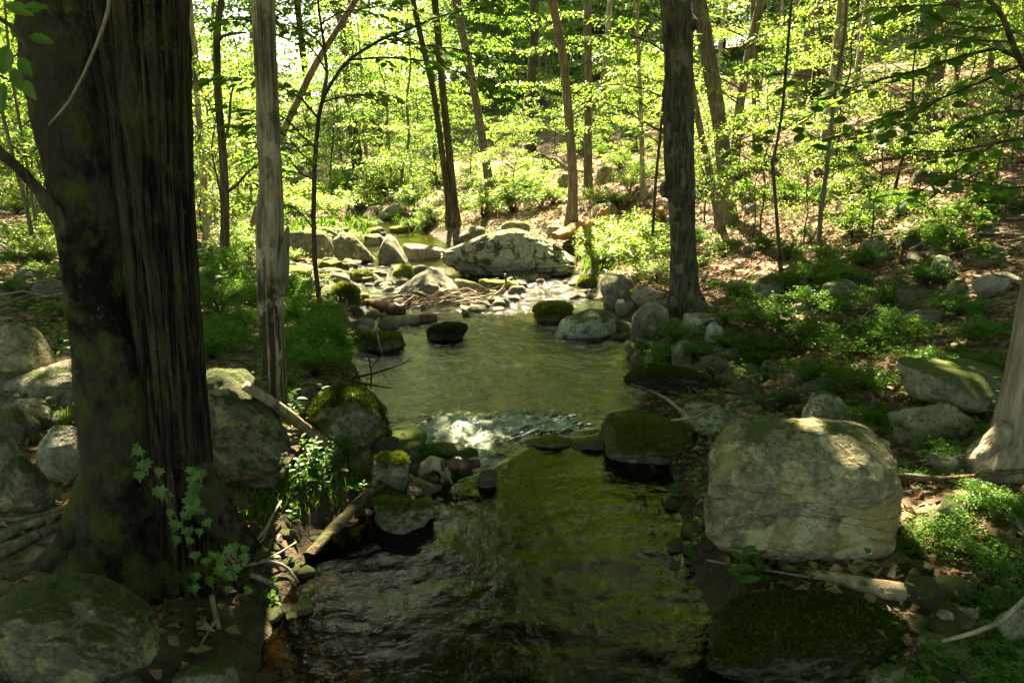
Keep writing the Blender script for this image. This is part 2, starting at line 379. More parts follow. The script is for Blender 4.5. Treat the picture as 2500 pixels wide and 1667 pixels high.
# ground
m, nt = new_mat('forest_floor'); b = NB(nt); v = b.obj()
cell = b.n('ShaderNodeTexVoronoi'); b.put(cell.inputs['Vector'], b.mix(.06, v, b.n('ShaderNodeTexNoise').outputs['Color'])); cell.inputs['Scale'].default_value = 13
sx = b.n('ShaderNodeSeparateXYZ'); nt.links.new(cell.outputs['Color'], sx.inputs[0])
lit = b.ramp(sx.outputs[0], [(0., (.055, .032, .02)), (.45, (.13, .085, .055)), (.75, (.22, .15, .105)), (1., (.30, .225, .17))])
soil = b.ramp(b.noise(v, 14, 4), [(.3, (.014, .010, .006)), (.7, (.045, .032, .020))])
col = b.mix(b.ramp(b.noise(v, 1.1, 4, .6), [(.36, 0.), (.5, .95)]), soil, lit)
col = b.mix(b.ramp(b.noise(v, .8, 4, .65), [(.56, 0.), (.66, .75)]), col, (.045, .06, .014))
att = b.n('ShaderNodeAttribute'); att.attribute_name = 'bed'
bedc = b.ramp(b.noise(v, 7, 4, .6), [(.3, (.012, .009, .005)), (.5, (.045, .034, .017)), (.7, (.10, .075, .036))])
at2 = b.n('ShaderNodeAttribute'); at2.attribute_name = 'bank'; col = b.mix(at2.outputs['Fac'], col, soil); col = b.mix(att.outputs['Fac'], col, bedc)
h = b.math('ADD', b.math('MULTIPLY', cell.outputs['Distance'], -.9), b.noise(v, 40, 3))
b.out(b.principled(col, .9, b.bump(h, .9, .03), .2)); M['ground'] = m

# water: mirror-like skin by Fresnel over a brown-tinted clear body, white where churned
m, nt = new_mat('stream_water'); b = NB(nt); v = b.obj()
w1 = b.noise(b.mapping(v, (1, .5, 1), (0, 0, R(20))), 15, 5, .6, 1.0); w2 = b.noise(b.mapping(v, (.8, 1.3, 1)), 8, 3, .5, .8); w3 = b.noise(v, 60, 2, .5)
rf = b.n('ShaderNodeAttribute'); rf.attribute_name = 'rough'
hh = b.math('ADD', b.math('ADD', w1, b.math('MULTIPLY', w2, 1.2)), b.math('MULTIPLY', w3, .12))
bp = b.n('ShaderNodeBump'); b.put(bp.inputs['Height'], hh); b.put(bp.inputs['Strength'], rf.outputs['Fac']); bp.inputs['Distance'].default_value = .03
fr = b.n('ShaderNodeFresnel'); fr.inputs['IOR'].default_value = 1.32; nt.links.new(bp.outputs[0], fr.inputs['Normal'])
gl = b.n('ShaderNodeBsdfGlossy'); b.put(gl.inputs['Roughness'], b.math('ADD', b.math('MULTIPLY', b.math('POWER', rf.outputs['Fac'], 4.), .11), .006)); gl.inputs[0].default_value = (1, 1, 1, 1); nt.links.new(bp.outputs[0], gl.inputs['Normal'])
tr = b.n('ShaderNodeBsdfTransparent'); dpn = b.n('ShaderNodeAttribute'); dpn.attribute_name = 'deep'; b.put(tr.inputs[0], b.mix(dpn.outputs['Fac'], (.44, .45, .19), (.26, .22, .085)))
ms = b.n('ShaderNodeMixShader'); nt.links.new(fr.outputs[0], ms.inputs[0]); nt.links.new(tr.outputs[0], ms.inputs[1]); nt.links.new(gl.outputs[0], ms.inputs[2])
fo = b.n('ShaderNodeAttribute'); fo.attribute_name = 'foam'
fn = b.noise(b.mapping(v, (1, .7, 1), (0, 0, R(-25))), 24, 6, .75, .9); fn2 = b.noise(v, 90, 4, .75, .4); fm = b.ramp(b.math('ADD', b.math('MULTIPLY', fo.outputs['Fac'], .40), b.math('ADD', b.math('MULTIPLY', fn, .7), b.math('SUBTRACT', b.math('MULTIPLY', fn2, .6), .65))), [(.24, 0.), (.40, 1.)])
fd = b.principled((.56, .64, .54), .5, b.bump(b.math('ADD', fn, b.math('MULTIPLY', fn2, .8)), 1., .045), .4)
mf = b.n('ShaderNodeMixShader'); nt.links.new(b.math('MULTIPLY', fm, b.math('MULTIPLY', fo.outputs['Fac'], 4., True)), mf.inputs[0]); nt.links.new(ms.outputs[0], mf.inputs[1]); nt.links.new(fd, mf.inputs[2])
b.out(mf.outputs[0]); M['water'] = m

# ------------------------------------------------------------------ ground sheet
def axis_grid(lo, hi, c, fine, grow, n):
    a = [0.]; st = fine
    while c+a[-1] < hi: a.append(a[-1]+st); st *= grow
    d = [0.]; st = fine
    while c-d[-1] > lo: d.append(d[-1]+st); st *= grow
    return np.array([c-q for q in d[:0:-1]]+[c+q for q in a])
gx = axis_grid(-170, 170, .3, .05, 1.0135, 0); gy = axis_grid(-30, 190, 4.0, .045, 1.0125, 0)
X, Y = np.meshgrid(gx, gy); Z = H(X, Y)
V = np.stack([X, Y, Z], -1).reshape(-1, 3); nx, ny = len(gx), len(gy)
i = (np.arange(ny-1)[:, None]*nx+np.arange(nx-1)[None, :]).reshape(-1); F = np.stack([i, i+1, i+1+nx, i+nx], 1)
mm_ = np.minimum(X-xl(Y), xr(Y)-X); bed = np.maximum(smooth((mm_+.0)/.2), smooth(creek(X, Y)*2-.5)).reshape(-1)
ground = part('ground', np_mesh('ground', V, F, M['ground'], True, {'bed': bed, 'bank': (1-smooth((np.abs(mm_)-.25)/.35)).reshape(-1)*.9})); tag(ground, kind='structure')

# ------------------------------------------------------------------ water sheet
yy = [.6]
while yy[-1] < 60: yy.append(yy[-1]+max(.028, .0058*yy[-1]))
yy = np.array(yy); uu = np.linspace(0, 1, 190)
ext = np.interp(yy, [6.2, 6.9, 8.4, 8.9], [.5, 2.6, 2.6, .5])
XL = xl(yy)-.5; XR = xr(yy)+ext
X = XL[:, None]+(XR-XL)[:, None]*uu[None, :]; Y = np.repeat(yy[:, None], len(uu), 1)
Z = water_z(X, Y)
fx, fy_ = at_z(1140, 1056, -.24)[:2]; fx2, fy2 = at_z(1330, 1030, -.24)[:2]; fx3, fy3 = at_z(1160, 1112, -.12)[:2]
foam = 1.5*np.exp(-((X-fx)/.5)**2-((Y-fy_)/.38)**2)+1.0*np.exp(-((X-fx2)/.34)**2-((Y-fy2)/.26)**2)+1.7*np.exp(-((X-fx3)/.28)**2-((Y-fy3)/.24)**2)
foam = np.clip(foam, 0, 1.5)*(.55+1.1*smooth((fbm2(X*3.1, Y*3.1, 3, 77)+.35)/.7)); foam *= smooth((Y-ylip(X)-.02)/.15)
churn = np.clip(foam, 0, 1.2)
riff = smooth((Y-10.2)/1.2)*(1-smooth((Y-16.2)/1.0))+.5*smooth((Y-21)/2)
P3 = np.stack([X, Y, np.zeros_like(X)], -1)
n1 = fbm(P3*np.array([5, 7, 1]), 3, 21); n2 = fbm(P3*np.array([14, 17, 1]), 2, 22); n0 = fbm(P3*np.array([1.6, 2.2, 1]), 2, 23)
ampl = .006+.010*smooth((Y-ylip(X))/.6)+.04*riff+.075*churn
n4 = fbm(P3*np.array([30, 34, 1]), 2, 24); Z = Z+ampl*(n1+.5*n2)+.01*n0+.03*churn*n4
foamA = np.clip(foam+.42*riff*smooth((n1+.10)/.35)*smooth((n0+.05)/.3), 0, 1)
ro = np.clip(.14+.36*smooth((Y-ylip(X)-.0)/.5)+.45*riff+.3*churn, 0, 1)
V = np.stack([X, Y, Z], -1).reshape(-1, 3); nx = len(uu); ny = len(yy)
i = (np.arange(ny-1)[:, None]*nx+np.arange(nx-1)[None, :]).reshape(-1); F = np.stack([i, i+1, i+1+nx, i+nx], 1)
water = part('water', np_mesh('water', V, F, M['water'], True, {'foam': foamA.reshape(-1), 'rough': ro.reshape(-1), 'deep': (1-smooth((Y-ylip(X)+.3)/.6)).reshape(-1)})); tag(water, kind='structure')

# landmarks that tell look-alikes apart by what they stand beside
LM = [(n, hit(px, py)) for n, px, py in (('the knotty tree',1668,768),('the dead snag',666,985),('the broad leaning oak',1940,254),('the pale beech trunk',2011,384),('the stout rough trunk',1780,545),('the reddish trunk',1394,548),('the twin dark trunks',1108,553),('the straight olive trunk',1198,493),('the slim dark tree',548,655),('the pale mottled trunk',505,585),('the leaning grey trunk',947,400),('the white boulder',2420,715),('the egg shaped boulder',2300,680),('the massive twin stemmed tree',365,1395),('the slender grey sapling',1997,632),('the sunlit leaning trunk',2470,1125),('the huge blocky boulder',1960,1370),('the leaning thin stems',90,610),('the forked sapling',779,775),('the grey trunk upslope',2262,318),('the straight tan trunk',1436,480),('the mossy dark trunk',1296,370),('the whale shaped boulder',1240,670),('the pyramid shaped boulder',960,645),('the humped olive boulder',1050,735),('the side creek',1860,930),('the dark mossy slab',1900,1600),('the smooth pale trunk',1463,357),('the stone dam',1000,1200))]
def near(p): return min(LM, key=lambda q: (q[1][0]-p[0])**2+(q[1][1]-p[1])**2)[0]
def behind(x, y): return min((q for q in LM if 'trunk' in q[0] or 'tree' in q[0] or 'oak' in q[0] or 'snag' in q[0]), key=lambda q: abs(q[1][0]/q[1][1]-x/y))[0]
# ------------------------------------------------------------------ rocks
_ico = {}
def ico(sub):
    if sub not in _ico:
        bm = bmesh.new(); bmesh.ops.create_icosphere(bm, subdivisions=sub, radius=1)
        bm.verts.ensure_lookup_table(); v = np.array([q.co[:] for q in bm.verts]); f = np.array([[q.index for q in t.verts] for t in bm.faces]); bm.free()
        _ico[sub] = (unit(v), f)
    return _ico[sub]
def unit_rock(seed, kind, sub=4, prof=None):
    g = np.random.default_rng(seed); D, F = ico(sub)
    if kind == 'bigblock':                           # rounded cuboid, narrower at the top, slightly turned
        rr = (np.abs(D)**4.2).sum(1)**(-1/4.2); Q = D*rr[:, None]; Q[:, 0] *= 1-.07*(Q[:, 2]+1)/2; Q[:, 2] -= .34*np.maximum(0, -Q[:, 1]-.2)*np.clip(Q[:, 2]*1.3, 0, 1)
        Q[:, 2] -= .22*np.maximum(0, Q[:, 0]-.55)*np.clip(Q[:, 2]*1.3, 0, 1); Q[:, 1] += .16*Q[:, 2]; c_, s_ = math.cos(R(-9)), math.sin(R(-9)); Q = Q@np.array([[c_, s_, 0], [-s_, c_, 0], [0, 0, 1]])
        r0 = np.linalg.norm(Q, axis=1, keepdims=True); D = Q/r0; N = np.eye(3); h = np.ones(3); p = 5
    elif kind == 'block':
        N = np.array([[1, 0, 0], [-1, 0, 0], [0, 1, 0], [0, -1, 0], [0, 0, 1], [0, 0, -1.]])+g.normal(0, .16, (6, 3)); h = g.uniform(.68, .82, 6)
        N = np.vstack([N, g.normal(0, 1, (6, 3))]); h = np.r_[h, g.uniform(.9, 1.05, 6)]; p = 14
    elif kind == 'angular':
        N = g.normal(0, 1, (13, 3)); h = g.uniform(.62, .95, 13); N = np.vstack([N, [[1, 0, 0], [-1, 0, 0], [0, 1, 0], [0, -1, 0], [0, 0, 1], [0, 0, -1]]]); h = np.r_[h, np.full(6, .95)]; p = 18
    elif kind == 'slab':
        N = np.vstack([[[0, 0, 1], [0, 0, -1]]+g.normal(0, .08, (2, 3)), g.normal(0, 1, (9, 3))*[1, 1, .35]]); h = np.r_[.55, .6, g.uniform(.75, 1., 9)]; p = 9
    else:
        N = np.vstack([g.normal(0, 1, (16, 3)), np.eye(3), -np.eye(3)]); h = np.r_[g.uniform(.78, 1.05, 16), np.full(6, 1.)]; p = 7
    N = unit(N); r = (np.maximum(D@N.T, 0)/h)**p
    r = r.sum(1)**(-1/p)
    if kind == 'bigblock': r = r0[:, 0]
    amp = {'bigblock': .035, 'block': .05, 'angular': .05, 'slab': .07}.get(kind, .09)
    V = D*r[:, None]
    V = V*(1+amp*fbm(D*1.7+seed, 3, seed % 50)[:, None]*1.6+.06*fbm(V*4.3+seed, 4, seed % 31)[:, None]-(.05*np.clip(1-np.abs(fbm(V*2.6+seed*1.7, 3, 8))*9, 0, 1)[:, None] if sub > 3 and kind != 'bigblock' else 0)+(.03*fbm(V*14+seed, 3, 3)[:, None] if sub > 4 else 0))
    mn, mx = V.min(0), V.max(0); V = (V-(mn+mx)/2)/((mx-mn)/2)
    if prof is not None:
        u = V[:, 0]; k = np.interp(u, [q[0] for q in prof], [q[1] for q in prof]); V[:, 2] = np.where(V[:, 2] > -.6, -.6+(V[:, 2]+.6)*k, V[:, 2])
    return V, F
ROCKS = {}
def rock(label, L, Rr, T, B, kind='round', mat='rk_grey', seed=None, dr=.75, sub=4, prof=None, sink=.32, name='boulder', group=None, cat='boulder', rot=None):
    seed = seed if seed is not None else int(L*3+T)
    V, F = unit_rock(seed, kind, sub, prof)
    if rot: V = V@np.array(Matrix.Rotation(R(rot), 3, 'Y').transposed())
    g = hit((L+Rr)/2, B); sx = (Rr-L)/FPX*proj(g)[2]/2; sy = sx*dr; sz = max(.3*sx, (B-T)/FPX*proj(g)[2]/2*.8); pos = np.array([g[0], g[1]+sy*.8, g[2]])
    for it in range(9):
        W = V*[sx, sy, sz]; W[:, 2] += sz*(1-2*sink); W = W+pos
        vis = W[:, 2] > pos[2]-.01
        px, py, dp = proj(W[vis]); l, r_, t, bt = px.min(), px.max(), py.min(), py.max()
        k = proj(pos)[2]/FPX
        sx *= np.clip((Rr-L)/max(r_-l, 1), .7, 1.4); sy = sx*dr
        pos[0] += ((L+Rr)/2-(l+r_)/2)*k
        pos[1] = np.clip(pos[1]-(B-bt)*k*2.2, .5, 90) if abs(B-bt) > .5 else pos[1]
        sz *= np.clip((bt-T)/max(bt-t, 1), .75, 1.35); sz = np.clip(sz, .18*sx, 2.5*sx)
        pos[2] = .6*pos[2]+.4*float(np.minimum(G(pos[0], max(.3, pos[1]-sy*.8)), g[2]+.3)) if it < 6 else pos[2]
    W = V*[sx, sy, sz]; W[:, 2] += sz*(1-2*sink)
    o = part(name, np_mesh(name, W, F, M[mat], True), None, pos); tag(o, label, cat, group)
    ROCKS[label] = (o, W+pos, F)
    return o
def moss_tufts(o, W, F, n, mat='moss', size=.025, seed=0, th=.35, parent=None):
    """short upright moss blades on the upper faces of a rock"""
    g = np.random.default_rng(seed); a, b_, c = W[F[:, 0]], W[F[:, 1]], W[F[:, 2]]
    nn = np.cross(b_-a, c-a); ar = np.linalg.norm(nn, axis=1); nn = nn/(ar[:, None]+1e-9); cen = (a+b_+c)/3
    msk = smooth((1.3*fbm(cen*4.5+seed, 4, 5)+.10+nn[:, 2]-th)/.4)*(nn[:, 2] > th-.25); w = ar*msk; w = w/w.sum()
    idx = g.choice(len(F), n, p=w); u, v = g.random(n), g.random(n); f = u+v > 1; u[f], v[f] = 1-u[f], 1-v[f]
    p = a[idx]+(b_[idx]-a[idx])*u[:, None]+(c[idx]-a[idx])*v[:, None]
    T = unit(nn[idx]+g.normal(0, .45, (n, 3))); N = unit(g.normal(0, 1, (n, 3)))
    Vv, Ff = leaf_cards(p-nn[idx]*.004, N, T, size*g.uniform(.6, 1.3, n), .35, .1)
    q = wpart('moss', Vv, Ff, M[mat], o); q['kind'] = 'stuff'; return q

def surf(px, py):
    """first thing the line of sight meets: ground, water or a boulder built so far"""
    p = hit(px, py); d0 = proj(p)[2]
    for lab, (o, W, F) in ROCKS.items():
        if lab not in _pj: _pj[lab] = proj(W); _bb[lab] = (_pj[lab][0].min(), _pj[lab][0].max(), _pj[lab][1].min(), _pj[lab][1].max())
        bb = _bb[lab]
        if not (bb[0] < px < bb[1] and bb[2] < py < bb[3]): continue
        a, b_, c = _pj[lab]; k = (np.abs(a-px) < 14) & (np.abs(b_-py) < 14)
        if k.any():
            i = np.nonzero(k)[0]; j = i[np.argmin(c[i])]
            if c[j] < d0: d0 = c[j]; d = ray(px, py); p = np.array([0, 0, CAMZ])+d*d0
    return p
_pj, _bb = {}, {}
RK = [ # label, L, R, T, B, kind, material, extra
 ('huge blocky grey boulder with rounded edges on the bank above the lower pool', 1716,2205,1015,1378,'bigblock','rk_big',dict(seed=11,sub=6,dr=.62,sink=.05)),
 ('pointed grey boulder wedged behind the huge blocky boulder', 1955,2108,953,1050,'angular','rk_grey',dict(prof=[(-1,.6),(-.2,1.),(.2,.95),(1,.35)])),
 ('smooth oblong grey boulder lying beside the dark side creek', 1662,1825,978,1066,'round','rk_grey',dict(prof=[(-1,1.),(0,.95),(1,.5)])),
 ('moss covered boulder sprouting tiny plants at the end of the water lip', 1474,1697,1012,1130,'round','rk_moss',dict(sub=5)),
 ('broad dark mossy slab below the blocky boulder with black water beside it', 1726,2262,1446,1720,'round','rk_mossfull',dict(sub=6,dr=.6,sink=.12,prof=[(-1,.8),(-.5,1.),(.3,.95),(1,.75)])),
 ('squared grey stone standing among stones right of the mossy slab', 2280,2330,1470,1548,'block','rk_grey',dict(sub=3)),
 ('small block of grey stone leaning by the squared stone', 2330,2390,1480,1540,'block','rk_grey',dict(sub=3)),
 ('grey boulder half hidden by leaves beyond the stacked squared stones', 2425,2540,1468,1580,'round','rk_grey',dict()),
 ('flat topped stone with a root lying across it', 2238,2368,1540,1632,'angular','rk_mossy',dict()),
 ('pale rounded stone at the foot of the dark mossy slab', 2108,2220,1622,1700,'round','rk_grey',dict()),
 ('low flat boulder at the foot of the sunlit leaning trunk', 2258,2392,1094,1162,'slab','rk_grey',dict()),
 ('sloping lichen speckled boulder under the low shrubs on the bank', 2165,2380,980,1090,'slab','rk_grey',dict(prof=[(-1,.5),(.3,1.),(1,.8)])),
 ('long grey ledge boulder behind the sloping lichen boulder', 2188,2460,912,990,'slab','rk_mossy',dict()),
 ('stone dappled with sun under drooping fine leaves', 2285,2375,1215,1285,'angular','rk_mossy',dict()),
 ('sun bleached white boulder on the leafy hillside', 2372,2468,668,722,'round','rk_pale',dict()),  # pale rock material over the whole boulder
 ('egg shaped green grey boulder on the leafy slope', 2268,2334,622,680,'round','rk_grey',dict()),
 ('low brown stone between the egg shaped and the white boulder', 2312,2362,683,716,'round','rk_mossy',dict(sub=3)),
 ('flat stone capped with leaves above the egg shaped boulder', 2266,2365,598,628,'slab','rk_mossy',dict(sub=3)),
 ('double humped boulder with a sun spot on the slope', 2090,2168,584,640,'round','rk_grey',dict()),
 ('round boulder behind fine shrubs at the base of a thin dark stem', 1836,1914,668,728,'round','rk_mossy',dict()),
 ('grey boulder sunk in shrubs next to the slender grey sapling', 2004,2084,682,726,'slab','rk_grey',dict()),
 ('square boulder beside a fallen branch high on the slope', 2020,2084,436,480,'block','rk_grey',dict(sub=3)),
 ('dark shaded boulder with crack high on the slope', 2224,2284,408,448,'round','rk_dark',dict(sub=3)),
 ('broad boulder in the leaves by the edge of the hillside', 2420,2490,440,490,'round','rk_mossy',dict(sub=3)),
 ('grey rock cluster at the base of the leaning oak', 1866,1914,226,258,'angular','rk_grey',dict(sub=3)),
 ('lichen blotched ledge rock at the foot of the knotty tree', 1665,1768,762,815,'slab','rk_lichen',dict()),
 ('upright stone with pale lichen patches below the knotty tree', 1718,1768,788,850,'angular','rk_lichen',dict(sub=3)),
 ('tall cracked stone standing among ferny leaves by the pool', 1638,1692,828,900,'angular','rk_grey',dict(sub=3)),
 ('wide grey stone at the head of the side creek', 1732,1812,842,895,'angular','rk_grey',dict(sub=3)),
 ('dark triangular stone beside the wide grey stone', 1706,1776,864,920,'angular','rk_dark',dict(sub=3)),
 ('mossy capped square stone above the side creek', 1812,1892,842,892,'block','rk_mossy',dict(sub=3)),
 ('brown mossy stone at the water edge of the side creek', 1758,1826,895,932,'round','rk_mossy',dict(sub=3)),
 ('reddish flat stone lying in the side creek', 1768,1866,976,1012,'slab','rk_red',dict(sub=3)),
 ('low dark moss bank rock overhanging the pool', 1524,1785,890,962,'round','rk_mossfull',dict(sub=5,dr=.45,prof=[(-1,.5),(-.5,1.),(.2,.9),(1,.35)])),
 ('black mossy boulder with white lichen top at the pool edge', 1352,1506,752,828,'round','rk_lichen',dict(sub=5,prof=[(-1,.45),(-.5,.8),(.2,1.),(1,.8)])),
 ('small rock buried in bright golden moss in the riffle', 1302,1396,742,788,'round','rk_mossbright',dict()),
 ('pitted pale boulder upright on the bank by the riffle', 1472,1548,690,754,'round','rk_grey',dict()),
 ('smooth stone with a pale end beside the pitted boulder', 1502,1552,730,768,'round','rk_pale',dict(sub=3)),
 ('large rounded boulder against the roots of the knotty tree', 1536,1634,730,822,'round','rk_grey',dict(prof=[(-1,.6),(0,1.),(1,.8)])),
 ('long boulder half in shade behind the pitted boulder', 1464,1552,666,730,'round','rk_grey',dict()),
 ('tan ridge backed rock beside the trunk of the knotty tree', 1540,1620,695,738,'angular','rk_red',dict()),
 ('cushion of bright moss over a stone by the glowing bush', 1410,1462,673,703,'round','rk_mossbright',dict(sub=3)),
 ('great whale shaped boulder blotched with white lichen across the stream', 1075,1407,557,674,'round','rk_lichen',dict(sub=6,dr=.5,seed=31,sink=.1,prof=[(-1,.55),(-.75,.62),(-.3,.82),(.1,1.),(.45,.98),(.75,.72),(1,.4)])),
 ('humped olive boulder above the pile of driftwood', 972,1130,655,736,'round','rk_grey',dict(sub=5,prof=[(-1,.55),(-.4,.9),(0,1.),(.5,.82),(1,.55)])),
 ('dark mossy dome of rock rising from the pool', 1040,1140,788,832,'round','rk_mossfull',dict()),
 ('mossy rock on the pool edge with a twig standing against it', 865,987,810,858,'slab','rk_moss',dict()),
 ('big sloping grey boulder on the far side of the channel', 788,918,568,644,'angular','rk_grey',dict(sub=5,prof=[(-1,.6),(-.2,1.),(.3,.95),(1,.6)])),
 ('pyramid shaped boulder with a mossy foot in the channel', 922,996,572,646,'angular','rk_grey',dict(prof=[(-1,.6),(-.3,1.),(.2,.9),(1,.3)])),
 ('grey slab tucked behind the pyramid shaped boulder', 886,936,570,596,'slab','rk_lichen',dict(sub=3)),
 ('long low boulder behind the thin forked sapling', 702,815,563,628,'slab','rk_mossy',dict()),
 ('rounded boulder peeking over the long low boulder', 770,828,553,585,'round','rk_mossy',dict(sub=3)),
 ('flat waterworn ledge beside the whale shaped boulder', 984,1088,594,634,'slab','rk_red',dict(prof=[(-1,1.),(1,.6)])),
 ('cobble crowned with bright moss in the sunlit riffle', 958,1012,646,682,'round','rk_mossbright',dict(sub=3)),
 ('brown rounded cobble touching the humped boulder', 1005,1047,646,672,'round','rk_mossy',dict(sub=3)),
 ('round moss topped cobble alone in the sunlit riffle', 860,912,662,688,'round','rk_mossbright',dict(sub=3)),
 ('tufted mossy stone at the edge of the shaded channel', 814,855,640,662,'round','rk_mossbright',dict(sub=3)),
 ('grey flat stone at the shallow channel edge', 776,836,653,675,'slab','rk_grey',dict(sub=3)),
 ('large lumpy boulder draped in yellow green moss', 801,880,690,745,'round','rk_mossbright',dict()),
 ('moss sided stone propping the rotten log', 862,902,714,748,'round','rk_mossbright',dict(sub=3)),
 ('dark wet stone in the small channel by the left shrubs', 848,887,745,773,'round','rk_dark',dict(sub=3)),
 ('mossy stone under the shrubs by the small channel', 800,848,740,772,'round','rk_mossy',dict(sub=3)),
 ('rounded tan stone wrapped with pale roots', 870,907,792,820,'round','rk_pale',dict(sub=3)),
 ('glaring white sunlit rock beside the forked sapling', 722,768,678,716,'angular','rk_pale',dict(sub=3)),
 ('green mossy hump beyond the glaring white rock', 692,762,647,682,'round','rk_mossbright',dict(sub=3)),
 ('low moss pad stone beside the short cut logs', 920,963,780,800,'round','rk_mossbright',dict(sub=3)),
 ('small boulder with mossy flank in front of the whale shaped boulder', 1260,1315,660,686,'round','rk_mossy',dict(sub=3)),
 ('pale wedge of stone in the shallows', 1235,1266,672,690,'angular','rk_pale',dict(sub=3)),
 ('flat sunlit stone with mossy crust in the shallows', 1168,1266,680,714,'slab','rk_mossbright',dict()),
 ('ochre tilted slab leaning on the humped boulder', 1110,1190,680,718,'slab','rk_mossy',dict()),
 ('dark flat stone at the tail of the driftwood pile', 1180,1218,713,730,'slab','rk_dark',dict(sub=3)),
 ('small split stone in the glittering riffle', 1208,1244,727,747,'angular','rk_grey',dict(sub=3)),
 ('smooth grey boulder at the foot of the dark twin trunks', 1118,1186,552,590,'round','rk_grey',dict()),
 ('rounded boulder behind the back of the whale shaped boulder', 1222,1298,538,572,'round','rk_mossy',dict()),
 ('flat pale stone behind the whale shaped boulder', 1333,1378,550,572,'slab','rk_pale',dict(sub=3)),
 ('sunlit angular rock upstream with a short log on top', 923,990,495,534,'angular','rk_pale',dict(sub=3)),
 ('moss pad stone in the far channel', 950,998,552,568,'slab','rk_mossbright',dict(sub=3)),
 ('round mossy stone in the far channel', 896,932,556,577,'round','rk_mossbright',dict(sub=3)),
 ('tall smooth boulder beside the broken stump', 1440,1512,494,556,'round','rk_mossy',dict()),
 ('round boulder on the slope above the broken stump', 1453,1496,402,448,'round','rk_mossy',dict(sub=3)),
 ('boulder half buried next to the reddish trunk', 1360,1392,422,464,'round','rk_mossy',dict(sub=3)),
 ('big smooth boulder with dark moss stain behind the twin stemmed tree', -60,150,785,945,'round','rk_big',dict(sub=5,seed=5,prof=[(-1,.9),(0,1.),(.5,.85),(1,.35)])),
 ('sloping slab with sunlit crest behind the twin stemmed tree', 8,262,876,1030,'slab','rk_grey',dict(sub=5,prof=[(-1,.6),(.2,1.),(1,.9)])),
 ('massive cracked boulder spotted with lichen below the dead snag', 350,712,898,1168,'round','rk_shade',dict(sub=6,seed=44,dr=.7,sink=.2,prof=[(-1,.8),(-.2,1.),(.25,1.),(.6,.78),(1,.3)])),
 ('dark reddish angular stone on top of the left stone pile', -20,100,992,1090,'angular','rk_dark',dict()),
 ('mossy brown boulder at the back of the left stone pile', -60,60,1058,1165,'round','rk_mossy',dict()),
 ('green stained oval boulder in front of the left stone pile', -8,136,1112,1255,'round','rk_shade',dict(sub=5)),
 ('sharp edged pale boulder catching the sun beside the big trunk', 88,228,1036,1182,'angular','rk_pale',dict(sub=5,seed=3,rot=12)),
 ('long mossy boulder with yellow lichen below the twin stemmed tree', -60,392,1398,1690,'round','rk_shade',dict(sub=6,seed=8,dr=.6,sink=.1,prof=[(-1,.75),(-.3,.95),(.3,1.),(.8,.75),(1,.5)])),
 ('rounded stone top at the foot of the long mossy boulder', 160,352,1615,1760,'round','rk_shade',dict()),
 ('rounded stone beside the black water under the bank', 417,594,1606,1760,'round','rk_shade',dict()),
 ('hulking mossy boulder sloping into the pool beneath the snag', 738,948,940,1090,'round','rk_moss',dict(sub=5,prof=[(-1,.8),(-.2,1.),(.4,.95),(1,.4)])),
 ('low dark stone with grass at the edge of the white water', 868,1044,1052,1112,'slab','rk_dark',dict()),
 ('low wet mossy rock lip where the water spills over', 1285,1410,1060,1096,'round','rk_moss',dict(sub=5,dr=.5,sink=.5,prof=[(-1,.5),(0,1.),(1,.8)])),
 ('rounded wet ledge stone joining the rock lip to the mossy boulder', 1392,1505,1062,1100,'round','rk_dark',dict(sub=5,dr=.5,sink=.5)),
 ('wet dark stone beside the white water', 1032,1122,1078,1122,'round','rk_dark',dict()),
 ('smooth lichen dotted boulder with mossy crown in the stone dam', 899,1000,1106,1214,'round','rk_grey',dict(sub=5,rot=20)),
 ('flat pinkish stone catching sun in the stone dam', 991,1066,1176,1220,'slab','rk_red',dict()),
 ('squat rock half dark moss half bare tan at the pool edge', 912,1060,1213,1305,'round','rk_mossy',dict(sub=5)),
 ('tiny round stone beside the squat half mossy rock', 1045,1069,1237,1257,'round','rk_grey',dict(sub=3)),
 ('small moss cushion stone behind the knotted driftwood', 1126,1168,1092,1124,'round','rk_moss',dict(sub=3)),
 ('black wet rock under the end of the knotted driftwood', 1166,1214,1146,1190,'round','rk_dark',dict(sub=3)),
]
for row in RK:
    kw = dict(row[7]); rock(row[0], *row[1:5], row[5], row[6], **kw)
for lab, n, mt, sz, th in (('moss covered boulder sprouting tiny plants at the end of the water lip', 6000, 'moss', .024, .45),
        ('broad dark mossy slab below the blocky boulder with black water beside it', 9000, 'moss_shaded', .022, .35),
        ('low dark moss bank rock overhanging the pool', 6000, 'moss_shaded', .03, .1), ('dark mossy dome of rock rising from the pool', 3500, 'moss_shaded', .03, .05),
        ('mossy rock on the pool edge with a twig standing against it', 4000, 'moss', .035, .2), ('small rock buried in bright golden moss in the riffle', 3500, 'moss_bright', .06, .0),
        ('hulking mossy boulder sloping into the pool beneath the snag', 5000, 'moss_shaded', .028, .35), ('large lumpy boulder draped in yellow green moss', 3500, 'moss_bright', .04, .25),
        ('smooth lichen dotted boulder with mossy crown in the stone dam', 2200, 'moss_bright', .03, .75),
        ('cushion of bright moss over a stone by the glowing bush', 1200, 'moss_bright', .05, .1), ('cobble crowned with bright moss in the sunlit riffle', 900, 'moss_bright', .04, .5),
        ('round moss topped cobble alone in the sunlit riffle', 900, 'moss_bright', .04, .3), ('squat rock half dark moss half bare tan at the pool edge', 2500, 'moss', .022, .5)):
    o, W, F = ROCKS[lab]; moss_tufts(o, W, F, n, mt, sz, len(lab), th)

